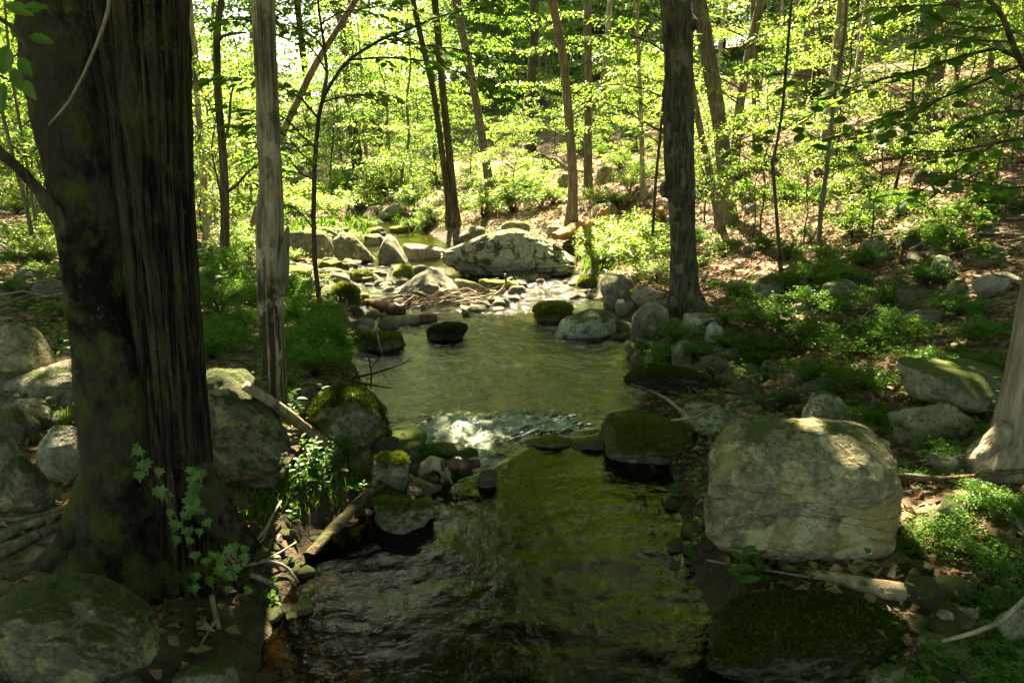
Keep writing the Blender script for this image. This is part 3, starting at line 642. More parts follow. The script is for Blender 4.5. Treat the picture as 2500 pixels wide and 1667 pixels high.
# loose cobbles: shared meshes, one object each
COB = []
for k in range(7):
    V, F = unit_rock(500+k, ('round', 'angular', 'round', 'slab', 'round', 'angular', 'slab')[k], 3); COB.append((V, F))
_cm = {}
def cobbles(label, group, rects, n, smin, smax, mats, name='cobble', seed=0, z=None):
    g = np.random.default_rng(seed)
    for q in range(n):
        r = rects[g.integers(len(rects))]; px = g.uniform(r[0], r[2]); py = g.uniform(r[1], r[3])
        p = hit(px, py) if z is None else at_z(px, py, z)
        if z is not None: p[2] = float(H(p[0], p[1]))
        k = int(g.integers(len(COB))); mt = mats[g.integers(len(mats))]; s = g.uniform(smin, smax)
        key = (k, mt)
        if key not in _cm: _cm[key] = np_mesh(name, COB[k][0], COB[k][1], M[mt], True)
        o = part(name, _cm[key], None, p+np.array([0, 0, s*.15])); o.scale = (s*g.uniform(.8, 1.3), s*g.uniform(.8, 1.2), s*g.uniform(.5, .85)); o.rotation_euler = (g.normal(0, .2), g.normal(0, .2), g.uniform(0, 6.3))
        tag(o, label if name == 'submerged_stone' else label+' near '+near(p), 'rock', group)
cobbles('small bare cobble lying in the sunlit riffle between the boulders', 'cobbles in the sunlit riffle', [(905, 655, 990, 712), (880, 640, 970, 700), (1140, 690, 1260, 735), (1230, 670, 1330, 700), (860, 740, 960, 800), (800, 600, 900, 650), (1120, 720, 1240, 770), (1380, 680, 1460, 730)], 120, .04, .14, ['rk_pale', 'rk_grey', 'rk_pale', 'rk_red'], seed=1)
cobbles('small stone along the bright channel', 'stones along the bright channel', [(690, 640, 850, 740), (800, 560, 960, 600), (780, 640, 860, 690)], 40, .07, .2, ['rk_grey', 'rk_mossbright', 'rk_mossy', 'rk_pale'], name='stone', seed=2)
cobbles('small dark stone lying in the shaded side creek', 'stones in the side creek', [(1780, 890, 2010, 1010), (1640, 900, 1900, 930)], 42, .05, .13, ['rk_dark', 'rk_mossy', 'rk_grey', 'rk_red'], name='stone', seed=3)
cobbles('small stone along the shaded right edge of the pool', 'stones at the right pool edge', [(1440, 790, 1600, 830), (1500, 1020, 1560, 1060), (1540, 760, 1640, 900)], 18, .06, .14, ['rk_dark', 'rk_mossy', 'rk_grey'], name='stone', seed=4)
cobbles('half buried stone on the right slope', 'stones on the right slope', [(1650, 420, 2450, 640), (1900, 620, 2480, 800)], 40, .06, .2, ['rk_grey', 'rk_mossy', 'rk_grey', 'rk_pale'], name='stone', seed=5)
cobbles('half buried stone on the flat left forest floor', 'stones on the left floor', [(0, 600, 180, 760), (460, 600, 640, 720), (0, 940, 200, 1040)], 26, .08, .28, ['rk_grey', 'rk_mossy'], name='stone', seed=6)
cobbles('small stone packed under the stone dam', 'stones of the dam', [(880, 1090, 1180, 1200), (870, 1180, 1060, 1250)], 16, .05, .1, ['rk_dark', 'rk_grey', 'rk_mossy'], name='stone', seed=7)
cobbles('orange brown stone lying under the clear water of the near pool', 'stones on the bed of the near pool', [(800, 1480, 960, 1640), (980, 1330, 1260, 1420), (900, 1540, 1150, 1660), (1300, 1300, 1550, 1600)], 26, .10, .22, ['rk_sub'], name='submerged_stone', seed=8, z=-.3)
cobbles('brown stone lying under the rippled water of the middle pool', 'stones on the bed of the middle pool', [(960, 850, 1500, 1000), (1000, 840, 1450, 930)], 30, .08, .2, ['rk_sub', 'rk_red'], name='submerged_stone', seed=9, z=-.45)
cobbles('small stone set in the right bank', 'stones in the right bank', [(1640, 1150, 1740, 1400)], 30, .02, .055, ['rk_grey', 'rk_mossy', 'rk_dark'], name='stone', seed=14)
cobbles('small stone set in the left bank', 'stones in the left bank', [(600, 1300, 780, 1520)], 26, .02, .05, ['rk_grey', 'rk_mossy', 'rk_dark'], name='stone', seed=15)
cobbles('loose stone in the shadowed rubble below the mossy slab', 'rubble stones', [(2230, 1440, 2480, 1660), (2200, 1380, 2350, 1460)], 20, .04, .1, ['rk_grey', 'rk_mossy', 'rk_dark'], name='stone', seed=10)

# ------------------------------------------------------------------ trees
TREES = []      # (root, top xyz, crown radius) for the overhead canopy
def px_path(path, y0, lean=0.):
    """px,py,width px -> world points at a plane facing the stream, radii in metres"""
    pts, rad = [], []
    for k, (px, py, w) in enumerate(path):
        p = at_y(px, py, y0+lean*k); pts.append(p); rad.append(w/2/FPX*proj(p)[2])
    return np.array(pts), np.array(rad)
def tree(label, path, bark, height=13., seed=0, group=None, name='tree', crown=2.6, y=None, flare=1.35, disp=None, seg=22, dens=.12, noise=.12, lean=0., topbend=None, root=None, cat='tree', nlimb=3, partname='trunk'):
    g = random.Random(seed+1)
    base = hit(path[0][0], path[0][1]) if y is None else at_y(path[0][0], path[0][1], y)
    pts, rad = px_path(path, base[1], lean)
    if root is None:
        root = thing(name, label, cat, (pts[0][0], pts[0][1], float(H(pts[0][0], pts[0][1]))), group)
    z0 = float(H(pts[0][0], pts[0][1]))
    dn = pts[0].copy(); dn[2] = min(z0, dn[2])-.25
    p2 = [dn, pts[0]]; r2 = [rad[0]*flare*1.1, rad[0]*flare]
    if len(pts) > 1:
        a = pts[0]+(pts[1]-pts[0])*min(.5, .35/max(.4, np.linalg.norm(pts[1]-pts[0]))); p2.append(a); r2.append(rad[0]*1.03)
    p2 += list(pts[1:]); r2 += list(rad[1:])
    d = unit(pts[-1]-pts[-2]); top = pts[-1]
    if height and top[2] < height:
        n = 7; q = top.copy()
        for k in range(n):
            d = unit(d*.8+np.array([0, 0, .25])+np.array([g.gauss(0, .05), g.gauss(0, .05), 0])); q = q+d*(height-top[2])/n; p2.append(q.copy()); r2.append(rad[-1]*(1-.8*(k+1)/n))
    tube_mesh(partname, p2, r2, M[bark], root, seg=seg, noise=noise, nscale=2.2, seed=seed, dens=dens, disp=disp)
    tip = np.array(p2[-1])
    if crown:
        for k in range(nlimb):
            f = g.uniform(.45, .85); s0 = top+(tip-top)*f; aa = g.uniform(0, 6.28); e = s0+np.array([math.cos(aa)*crown*.8, math.sin(aa)*crown*.8, crown*.5]); mdl = (s0+e)/2+np.array([0, 0, -.15])
            tube_mesh('limb', [s0, mdl, e], [rad[-1]*.4, rad[-1]*.25, rad[-1]*.08], M[bark], root, seg=7, dens=.3)
        TREES.append((root, tip, crown))
    return root, np.array(p2), np.array(r2)

# --- the great twin-stemmed tree, near left
def disp_furrow(pts, dirs, th, rad):
    zc = pts[:, None, :]*np.array([0, 0, 1.]); wp = fbm(zc*2.2+dirs*2.2, 3, 64)
    q = zc*1.15+dirs*np.array([1, 1, .1])*8.5+wp[..., None]*np.array([.7, .7, 0])
    n = fbm(q+3.1, 4, 61); rd = np.clip(np.abs(n)*5., 0, 1); q2 = zc*6+dirs*24; n2 = fbm(q2, 3, 62); n3 = fbm(zc*16+dirs*48, 2, 63)
    return rad[:, None]*(.085*(rd-.75)+.06*n2+.035*n3)
def disp_plate(pts, dirs, th, rad):
    q = (pts[:, None, :]+dirs*rad[:, None, None]); n = fbm(q*np.array([9, 9, 5.]), 4, 71); n2 = fbm(q*np.array([30, 30, 22.]), 3, 72); n3 = fbm(q*np.array([2.2, 2.2, 1.2]), 2, 73)
    return .02*n+.012*n2+.05*n3
BT = thing('tree', 'massive dark twin stemmed tree with deeply furrowed bark beside the near pool', 'tree', tuple(hit(365, 1395)))
yb = BT.location[1]
r_, p_, q_ = tree('', [(432,1400,280),(434,1330,225),(430,1200,180),(414,1050,176),(404,900,178),(384,680,190),(362,446,202),(345,223,222),(328,0,248),(318,-200,260)], 'bark_furrow', 17, 1, root=BT, y=yb+.12, flare=1.15, disp=disp_furrow, seg=200, dens=.012, noise=.06, crown=5., nlimb=5)
tree('', [(296,1415,300),(292,1330,230),(298,1200,162),(288,1050,156),(272,900,156),(238,680,158),(204,446,156),(160,223,160),(128,0,160),(100,-200,165)], 'bark_plate', 15, 2, root=BT, y=yb-.02, flare=1.15, disp=disp_plate, seg=150, dens=.014, noise=.06, crown=4., nlimb=4)
def root_tube(parent, pxs, mat, seed=0, lift=.0):
    pts, rad = [], []
    for (px, py, w, dz) in pxs:
        p = hit(px, py); p[2] += dz+w/2/FPX*proj(p)[2]*.3; pts.append(p); rad.append(w/2/FPX*proj(p)[2])
    return tube_mesh('root', pts, rad, M[mat], parent, seg=14, noise=.25, nscale=5, seed=seed, dens=.03)
def root_y(parent, pxs, mat, seed=0):
    pts, rad = [], []
    for (px, py, w, y) in pxs:
        p = at_y(px, py, y); pts.append(p); rad.append(w/2/FPX*proj(p)[2])
    return tube_mesh('root', pts, rad, M[mat], parent, seg=22, noise=.3, nscale=5, seed=seed, dens=.02, disp=disp_plate)
root_y(BT, [(250,1130,80,yb),(222,1240,95,yb-.03),(190,1310,85,yb-.08),(150,1350,60,yb-.1),(95,1390,40,yb-.1)], 'bark_plate', 3)
root_y(BT, [(475,1130,80,yb+.1),(505,1220,90,yb+.08),(545,1275,80,yb+.05),(592,1318,55,yb),(640,1360,35,yb)], 'bark_furrow', 4)
for k, pxs in enumerate([[(195,1250,16,0),(120,1275,20,.02),(60,1295,22,.02),(-20,1330,26,.0)],[(185,1270,18,0),(110,1310,26,.02),(40,1345,30,.02),(-20,1370,30,0)],[(180,1240,10,0),(90,1265,14,.01),(0,1275,18,0)],[(235,1380,30,0),(190,1400,34,.02),(165,1425,20,0)]]):
    root_tube(BT, pxs, 'bark_grey', 20+k)
# dead side branch of the great tree, reaching past the left border
bpts, brad = px_path([(175,575,40),(140,530,34),(95,465,28),(50,415,26),(0,372,25),(-80,300,25)], yb-.1, -.06)
tube_mesh('branch', bpts, brad, M['bark_dark'], BT, seg=16, noise=.2, nscale=6, dens=.03)
vpts, vrad = px_path([(268,-20,10),(262,40,9),(235,110,8),(205,180,7),(165,255,7),(120,305,6)], yb-.42)
tube_mesh('stem', vpts, vrad, M['stick'], BT, seg=7, dens=.05)

# --- dead snag
def disp_snag(pts, dirs, th, rad):
    q = pts[:, None, :]*np.array([1, 1, .7])+dirs*3.2; n = fbm(q, 4, 81); q2 = pts[:, None, :]*np.array([0, 0, 2.])+dirs*11
    low = smooth((1.45-pts[:, 2])/.5)[:, None]
    return rad[:, None]*(.10*n+.06*fbm(q2, 3, 82)-low*.16*smooth((n-.02)/.05))
SN, sp, sr = tree('barkless grey dead snag with peeling plates of bark standing by the pool', [(666,985,64),(667,900,60),(663,800,62),(659,700,61),(658,600,62),(659,540,67),(662,446,54),(655,330,54),(652,223,52),(645,100,54),(642,0,54),(638,-150,52)], 'snag', 6.5, 6, crown=0, seg=90, dens=.02, noise=.05, disp=disp_snag, flare=1.15)
sy_ = sp[1][1]
a = [at_y(684,720,sy_-.02), at_y(692,640,sy_-.02), at_y(698,590,sy_-.02), at_y(703,552,sy_-.01)]
tube_mesh('splinter', a, [.05, .045, .032, .010], M['bark_grey'], SN, seg=8, noise=.3, nscale=9, dens=.03)
for (px, py, w, h_) in ():   # curling plates of bark
    n_ = 7; P_ = []
    for k in range(n_):
        f = k/(n_-1); c_ = at_y(px+6*math.sin(f*5+px), py-h_/2+h_*f, sy_-.105-.012*math.sin(f*3.1)); w_ = (w/FPX*6)*(.4+.6*math.sin(math.pi*min(1, f+.08)))
        for s in (-1, 1): P_.append(c_+np.array([s*w_, .012*s*s, 0]))
    Pm = np.array(P_); Pb = Pm+np.array([0, .014, 0]); VV = np.vstack([Pm, Pb]); n2 = len(Pm); FF = []
    for k in range(n_-1):
        a0 = 2*k; FF += [(a0, a0+1, a0+3, a0+2), (n2+a0, n2+a0+2, n2+a0+3, n2+a0+1), (a0, a0+2, n2+a0+2, n2+a0), (a0+1, n2+a0+1, n2+a0+3, a0+3)]
    wpart('bark_plate', VV, np.array(FF), M['bark_grey'], SN)

# --- the other trunks
T = [
 ('slim dark barked tree with a crooked side limb behind the snag', [(548,655,22),(550,490,20),(543,357,19),(531,223,18),(528,80,17),(542,0,15),(546,-60,15)], 'bark_dark', 12, 2.2),
 ('thin pale mottled birch like trunk beyond the dark slim tree', [(505,585,16),(495,402,15),(484,268,14),(473,134,13),(464,0,12)], 'bark_pale', 13, 2.),
 ('leaning brown trunk slanting behind the dead snag', [(606,600,22),(640,470,18),(690,325,17),(772,152,16),(810,95,15),(875,-10,14)], 'bark_brown', 9, 1.8),
 ('straight grey trunk leaning over the far bend of the stream', [(947,400,28),(925,326,25),(903,250,24),(880,178,23),(849,103,21),(815,0,20)], 'bark_grey', 14, 2.6),
 ('thin companion stem beside the leaning grey trunk', [(967,400,12),(940,320,11),(912,250,10),(880,160,10),(850,60,9)], 'bark_grey', 10, 1.6),
 ('narrow dark trunk at the shady far bend', [(889,440,13),(867,312,12),(850,200,11),(838,80,10)], 'bark_dark', 12, 1.8),
 ('thin black stem next to the narrow dark trunk at the bend', [(871,430,9),(857,340,8),(846,250,8),(836,120,7)], 'bark_dark', 9, 1.4),
 ('straight olive trunk rising from shrubs between the twin dark trunks and the reddish tree', [(1198,493,24),(1188,402,21),(1166,268,20),(1144,156,20),(1112,0,21)], 'bark_grey', 15, 2.8),
 ('mossy dark trunk upslope hung with leaves', [(1296,370,24),(1293,245,21),(1304,112,21),(1304,0,20)], 'bark_dark', 14, 2.6),
 ('reddish brown smooth trunk behind the whale shaped boulder', [(1394,548,28),(1400,446,23),(1391,312,22),(1380,178,21),(1362,67,21),(1347,0,21)], 'bark_brown', 15, 2.8),
 ('straight tan trunk right of the reddish trunk', [(1436,480,22),(1436,357,19),(1436,178,19),(1434,0,18)], 'bark_grey', 15, 2.6),
 ('smooth pale grey trunk standing on the mossy slope', [(1463,357,20),(1465,290,15),(1481,112,13),(1490,0,13)], 'bark_pale', 13, 2.),
 ('slim pale sapling trunk just left of the knotty tree', [(1570,484,12),(1566,312,11),(1559,134,10),(1554,0,9)], 'bark_pale', 9, 1.5),
 ('stout rough trunk directly behind the knotty tree', [(1780,545,40),(1768,402,37),(1752,268,36),(1729,134,38),(1709,22,36),(1700,-40,36)], 'bark_grey', 16, 3.),
 ('thinner tan stem leaning against the stout rough trunk', [(1760,560,22),(1738,446,19),(1712,330,17),(1690,220,16),(1672,60,14)], 'bark_brown', 11, 1.8),
 ('brown trunk tilting uphill behind the stout rough trunk', [(1792,420,24),(1801,290,22),(1819,179,22),(1841,76,22),(1858,0,21)], 'bark_brown', 14, 2.4),
 ('straight grey pole trunk with sunlit foot upslope', [(1848,378,20),(1846,280,18),(1843,179,18),(1840,0,17)], 'bark_grey', 14, 2.2),
 ('broad ridged oak trunk leaning uphill on the slope', [(1940,254,52),(1962,160,47),(1988,67,46),(2015,-20,46)], 'bark_brown', 16, 3.2),
 ('shaded trunk just behind the broad leaning oak', [(1995,245,34),(2005,156,32),(2020,60,31),(2030,-20,30)], 'bark_dark', 15, 2.6),
 ('smooth pale beech trunk in the middle of the slope', [(2011,384,34),(2029,290,31),(2046,134,29),(2060,0,28)], 'bark_pale', 16, 3.),
 ('grey trunk seen through leaves high on the slope', [(2262,318,40),(2280,210,38),(2296,112,38),(2323,0,36)], 'bark_grey', 15, 2.8),
 ('slender grey sapling rising from the right bank shrubs', [(1997,632,12),(2004,513,11),(2017,424,10),(2029,312,9),(2040,220,8)], 'bark_grey', 5.5, 0),
 ('thin dark crooked stem in front of the hillside', [(1908,680,9),(1895,513,8),(1886,402,8),(1904,312,7),(1912,250,7),(1921,147,7),(1932,10,6)], 'bark_dark', 6, 0),
 ('wiry dark stem by the dark shaded boulder', [(2182,480,9),(2190,440,8),(2216,335,7),(2228,240,6)], 'bark_dark', 4.5, 0),
 ('leaning thin stem at the far left with a pale cast', [(88,628,11),(67,513,10),(36,402,9),(9,290,9),(-10,200,8)], 'bark_grey', 8, 1.5),
 ('second thin stem beside the pale leaning one', [(95,596,8),(75,460,8),(58,357,7),(27,178,7),(15,60,6)], 'bark_grey', 8, 1.5),
 ('straight thin grey stem beyond the leaning thin stems', [(100,560,9),(98,400,8),(92,230,8),(88,60,7)], 'bark_grey', 10, 1.8),
]
TP = {}
for k, (lab, path, bk, hgt, cr) in enumerate(T):
    r0, p0, q0 = tree(lab, path, bk, hgt, 40+k, name='sapling' if cr == 0 else 'tree', crown=cr, seg=18, cat='sapling' if cr == 0 else 'tree', dens=.1, noise=.14)
    TP[lab] = (r0, p0, q0)
    print('TREE', lab[:40], 'y=%.1f' % p0[1][1], 'z=%.2f' % p0[1][2], 'r=%.3f' % q0[3])
# crooked limbs on the slim dark tree
r0, p0, _ = TP[T[0][0]]; yT = p0[1][1]
for pth in ([(532,100,10),(545,88,8),(570,82,7),(600,80,5)], [(552,470,10),(575,455,8),(605,420,6),(640,395,4)], [(545,360,8),(560,300,7),(563,240,6),(570,210,5)]):
    a, b_ = px_path(pth, yT, -.1); tube_mesh('limb', a, b_, M['bark_dark'], r0, seg=8, dens=.08)
# twin dark trunks
TW, _, _ = tree('pair of dark stems joined at the base beside the whale shaped boulder', [(1104,556,26),(1095,490,17),(1077,357,15),(1059,223,14),(1032,112,14),(1008,0,14)], 'bark_dark', 14, 91, crown=2.4)
tree('', [(1112,556,26),(1108,490,19),(1095,357,18),(1079,200,18),(1068,67,17),(1061,0,17)], 'bark_dark', 15, 92, root=TW, crown=2.4, y=TW.location[1]+.1)
# knotty tree on the right bank
def disp_knot(pts, dirs, th, rad):
    q = pts[:, None, :]*np.array([1, 1, .5])+dirs*4.5; q3 = pts[:, None, :]*np.array([1, 1, 1.6])+dirs*1.2; q2 = pts[:, None, :]*np.array([0, 0, 3.])+dirs*14
    return rad[:, None]*(.10*fbm(q, 4, 101)+.24*fbm(q3, 2, 103)+.05*fbm(q2, 3, 102))
KT, kp, kr = tree('knotty dark grey tree with a hollow burl rising from the right bank', [(1668,768,96),(1668,735,80),(1668,690,70),(1666,600,64),(1664,520,64),(1660,446,68),(1656,360,66),(1656,240,72),(1655,140,70),(1652,60,74),(1648,0,74),(1640,-120,72)], 'bark_knot', 17, 103, crown=4., seg=110, dens=.018, noise=.05, disp=disp_knot, nlimb=5, flare=1.2)
ky = kp[1][1]
def burl(px, py, r, dx, dy):
    V, F = unit_rock(int(px), 'round', 4); c = at_y(px, py, ky-.02)
    V = V*[r*1.1, r, r*1.25]; ang = np.arctan2(V[:, 2], -V[:, 0]); hole = np.exp(-((V[:, 0]+dx)**2+(V[:, 2]-dy)**2+(V[:, 1]+r*.8)**2)/(r*.42)**2); V[:, 1] += hole*r*.9
    wpart('burl', V+c, F, M['bark_knot'], KT)
burl(1632, 462, .095, .05, .01); burl(1632, 225, .07, .9, 0); burl(1684, 55, .085, .9, 0)
for pxs in [[(1690,715,40,ky),(1712,745,34,ky-.05),(1745,760,24,ky-.1),(1790,775,14,ky-.1)],[(1645,730,36,ky-.1),(1640,770,30,ky-.2),(1632,800,20,ky-.25)],[(1670,740,40,ky-.2),(1680,785,30,ky-.3)]]:
    root_y(KT, pxs, 'bark_knot', int(pxs[0][0]))
# trunk that leans out of the frame on the right
ET, ep, er = tree('sunlit pale brown trunk leaning outward on the right bank', [(2470,1125,150),(2480,1060,112),(2500,960,104),(2524,840,100),(2548,720,98),(2590,500,96),(2640,250,94)], 'bark_pale_brown', 15, 104, crown=4., seg=100, dens=.02, noise=.08, disp=lambda p, d, t, r: disp_furrow(p, d, t, r)*.45, nlimb=5, flare=1.35)
ye = ep[1][1]
root_y(ET, [(2450,1040,50,ye-.05),(2425,1080,48,ye-.1),(2398,1108,34,ye-.14),(2370,1125,18,ye-.14)], 'bark_pale_brown', 9)

# ------------------------------------------------------------------ leaves as single pieces (near sprays)
def ovate(n=6):
    xs = [0, .16, .27, .25, .14, 0]; ys = [0, .16, .40, .62, .84, 1.]
    V = [(0, 0, 0), (0, .33, -.02), (0, .66, -.03), (0, 1., -.10)]; Lf = [(.22, .22, .05), (.29, .48, .06), (.17, .78, .0)]
    V += [(-a, b, c) for a, b, c in Lf]+[(a, b, c) for a, b, c in Lf]
    F = [(0, 1, 4), (1, 5, 4), (1, 2, 5), (2, 6, 5), (2, 3, 6), (0, 7, 1), (1, 7, 8), (1, 8, 2), (2, 8, 9), (2, 9, 3)]
    return np.array(V, float), np.array(F)
def maple():
    P = [(0, 0), (.16, .12), (.42, .02), (.36, .22), (.55, .42), (.32, .44), (.30, .62), (.14, .60), (0, 1.)]
    out = P+[(-x, y) for x, y in P[-2:0:-1]]
    V = [(0, .38, .03)]+[(x, y, -.10*abs(x)*2-.08*max(0, y-.5)) for x, y in out]; n = len(out)
    return np.array(V), np.array([(0, 1+k, 1+(k+1) % n) for k in range(n)])
def round_leaf():
    V = [(0, .45, .03)]; n = 12
    for k in range(n):
        a = 2*math.pi*k/n-math.pi/2; r = .48 if k != n//2 else .58
        V.append((.48*math.cos(a), .47+r*math.sin(a), -.07*abs(math.cos(a))))
    return np.array(V), np.array([(0, 1+k, 1+(k+1) % n) for k in range(n)])
LEAF = {k: np_mesh('leaf', *f(), M['leaf_obj'], False) for k, f in (('ovate', ovate), ('maple', maple), ('round', round_leaf))}
LEAFV = {k: f() for k, f in (('ovate', ovate), ('maple', maple), ('round', round_leaf))}
def place_leaves(root, L, kind, mat='leaf_obj', maxn=290):
    """L: list of (pos, tipdir, normal, size); the biggest as leaf objects, the rest as one part"""
    base = np.array(root.location); L = sorted(L, key=lambda q: -q[3]/max(.5, np.linalg.norm(q[0])))
    me = LEAF[kind]
    if mat != 'leaf_obj':
        key = kind+mat
        if key not in LEAF: LEAF[key] = np_mesh('leaf', *LEAFV[kind], M[mat], False)
        me = LEAF[key]
    for q_ in L[:maxn]:
        p, t, n, s = q_[:4]
        t = unit(np.asarray(t, float)); n = unit(n-t*np.dot(n, t)); b_ = np.cross(t, n)
        o = bpy.data.objects.new('leaf', me); C.objects.link(o); o.parent = q_[4] if len(q_) > 4 else root
        q = np.asarray(p)-base
        o.matrix_basis = Matrix(((b_[0]*s, t[0]*s, n[0]*s, q[0]), (b_[1]*s, t[1]*s, n[1]*s, q[1]), (b_[2]*s, t[2]*s, n[2]*s, q[2]), (0, 0, 0, 1)))
    if len(L) > maxn:
        P_ = np.array([q[0] for q in L[maxn:]]); T_ = np.array([q[1] for q in L[maxn:]]); N_ = np.array([q[2] for q in L[maxn:]]); S_ = np.array([q[3] for q in L[maxn:]])
        V, F = leaf_cards(P_, N_, T_, S_, .58, .12); o = wpart('foliage', V, F, M['leaf_mid'], root, False); o['kind'] = 'stuff'
def spray(root, pxpath, y0, lean, L, leaf=.11, tl=.5, start=.15, step=.15, droop=.12, bark='twig', seed=0, lstep=.075, single=False):
    g = random.Random(seed); a, r_ = px_path(pxpath, y0, lean)
    bo = tube_mesh('branch', a, r_, M[bark], root, seg=7, dens=.06)
    d = np.r_[0, np.cumsum(np.linalg.norm(np.diff(a, axis=0), axis=1))]; s = d[-1]*start; side = 1; tw = []
    while s < d[-1]:
        p = np.array([np.interp(s, d, a[:, k]) for k in range(3)]); q = np.array([np.interp(min(s+.05, d[-1]), d, a[:, k]) for k in range(3)]); t = unit(q-p+1e-6)
        h = unit(np.cross(t, [0, 0, 1.]))*side
        w = unit(h*g.uniform(.5, 1.)+t*g.uniform(.4, .9)+np.array([0, 0, g.uniform(-.2, .15)])); ln = tl*g.uniform(.55, 1.2)*(1-.5*s/d[-1])
        e = p+w*ln+np.array([0, 0, -droop*ln]); mid = (p+e)/2+np.array([0, 0, .03]); tw.append(tri(tube([p, mid, e], [.0035, .0025, .0012], seg=4)))
        u = .25*ln; sd = 1
        while u <= ln:
            f = u/ln; c = p*(1-f)**2+2*mid*f*(1-f)+e*f*f; hh = unit(np.cross(w, [0, 0, 1.]))*sd
            tip = unit(w*g.uniform(.5, 1.)+hh*g.uniform(.5, 1.)+np.array([0, 0, g.uniform(-.45, .05)]))
            L.append((c, tip, np.array([g.gauss(0, .55), g.gauss(0, .55)-.25, 1.]), leaf*g.uniform(.65, 1.2), bo)); u += lstep*g.uniform(.8, 1.3); sd = -sd
        L.append((e, unit(w+np.array([0, 0, -.3])), np.array([g.gauss(0, .3), g.gauss(0, .3), 1.]), leaf*g.uniform(.8, 1.2), bo))
        s += step*g.uniform(.7, 1.3); side = -side
    V, F = join(tw); o = wpart('twigs', V, F, M[bark], bo); o['kind'] = 'stuff'

# forked beech-like sapling whose layered sprays cross the upper middle
FS, fp, fr_ = tree('forked thin sapling with long layered leafy branches left of the stream', [(779,775,14),(781,750,12),(768,634,12),(765,520,12),(768,402,11),(777,290,11),(786,250,10),(799,178,8),(790,100,7),(781,45,6),(774,-20,6)], 'bark_dark', 4.8, 120, crown=0, name='sapling', cat='sapling', seg=12, dens=.06)
yf = fp[1][1]; L = []
for k, (pth, ln) in enumerate([
   ([(786,252,9),(800,215,9),(848,147,8),(934,94,7),(1000,71,6),(1068,40,5),(1180,18,3),(1260,10,2)], -.12),
   ([(848,147,6),(940,140,5),(1050,150,4),(1150,190,3),(1230,230,2)], -.15),
   ([(934,94,5),(1030,110,4),(1120,120,3),(1200,150,2)], -.1),
   ([(778,290,6),(735,240,5),(690,215,4),(640,195,3),(560,190,2),(480,200,2)], -.2),
   ([(770,360,5),(735,330,4),(690,280,4),(600,270,3),(520,255,2)], -.25),
   ([(768,402,5),(730,370,4),(700,330,3),(650,310,3),(560,310,2)], -.3),
   ([(768,440,5),(735,425,4),(700,380,3),(660,370,2)], -.2),
   ([(799,178,5),(770,130,4),(735,90,4),(700,40,3),(640,10,2)], -.15),
   ([(790,120,5),(760,80,4),(700,60,4),(600,50,3),(500,45,2)], -.2),
   ([(781,60,4),(830,30,4),(900,20,3),(980,5,2)], -.1),
   ([(786,250,5),(820,240,4),(880,230,3),(960,235,2)], .1),
   ([(764,560,4),(745,530,4),(715,505,3),(690,500,2)], -.05)]):
    spray(FS, pth, yf, ln, L, leaf=.13, tl=.6, seed=200+k, step=.10, start=.2 if k else .3)
place_leaves(FS, L, 'ovate'); print('leaves', len(L))
# maple-like sprays at the knotty tree
MS = thing('sapling', 'young maple with pale green lobed leaves spread in front of the knotty tree', 'sapling', tuple(hit(1590, 640)))
ym = MS.location[1]; L = []
a, r_ = px_path([(1590,642,8),(1594,560,8),(1600,450,7),(1612,330,7),(1622,220,6),(1630,100,5),(1640,-30,5)], ym+.3); tube_mesh('trunk', a, r_, M['twig'], MS, seg=8, dens=.08)
for k, pth in enumerate([[(1620,325,5),(1560,290,4),(1510,262,3),(1470,250,2)],[(1622,240,5),(1570,215,4),(1500,205,3),(1440,215,2)],[(1615,300,4),(1640,270,3),(1670,262,2)],[(1628,130,4),(1580,100,4),(1520,80,3),(1440,90,2)],[(1610,350,4),(1580,330,3),(1540,310,2)],[(1634,60,4),(1590,30,3),(1540,25,2)],[(1630,100,4),(1670,90,3),(1720,85,2)],[(1604,420,4),(1640,440,3),(1720,460,2)],[(1598,500,4),(1650,500,3),(1720,480,2)]]):
    spray(MS, pth, ym+.3, -.12, L, leaf=.12, tl=.45, seed=300+k, step=.2)
place_leaves(MS, L, 'maple')
# round-leaved hazel sprays over the hillside
HZ = thing('shrub', 'tall hazel with round flat leaves arching over the right slope', 'shrub', tuple(hit(2560, 640)))
yh = 6.8; L = []
a, r_ = px_path([(2600,620,22),(2580,400,20),(2540,230,18),(2466,103,15),(2457,45,13),(2404,-10,11)], yh); tube_mesh('stem', a, r_, M['twig'], HZ, seg=10, dens=.06)
for k, (pth, ln) in enumerate([([(2500,150,10),(2440,118,9),(2359,134,7),(2250,170,6),(2150,195,5),(2080,215,4),(1990,250,3)], .0),([(2540,140,9),(2420,190,7),(2300,240,6),(2200,275,4),(2120,300,3)], -.05),([(2150,195,5),(2060,240,4),(1960,290,3),(1890,330,2),(1820,350,2)], .0),
   ([(2300,240,5),(2200,300,4),(2100,330,3),(2010,340,2)], -.1),([(2540,330,8),(2430,350,6),(2330,370,5),(2230,370,3)], .1),([(2457,60,6),(2400,70,5),(2330,60,4),(2260,40,3)], -.2),([(2404,0,6),(2340,10,5),(2250,15,4),(2150,20,3)], -.2),([(2466,103,6),(2400,100,5),(2330,90,4)], -.25),([(2080,215,4),(1990,190,3),(1900,180,2)], .1),([(2560,450,7),(2460,460,5),(2360,440,4),(2280,430,3)], .0),([(2430,350,5),(2350,410,4),(2240,470,3),(2150,480,2)], .1),([(2570,280,8),(2480,270,6),(2400,280,4),(2340,300,3)], .1)]):
    spray(HZ, pth, yh, ln, L, leaf=.10, tl=.42, seed=400+k, step=.16, start=.1)
place_leaves(HZ, L, 'round')
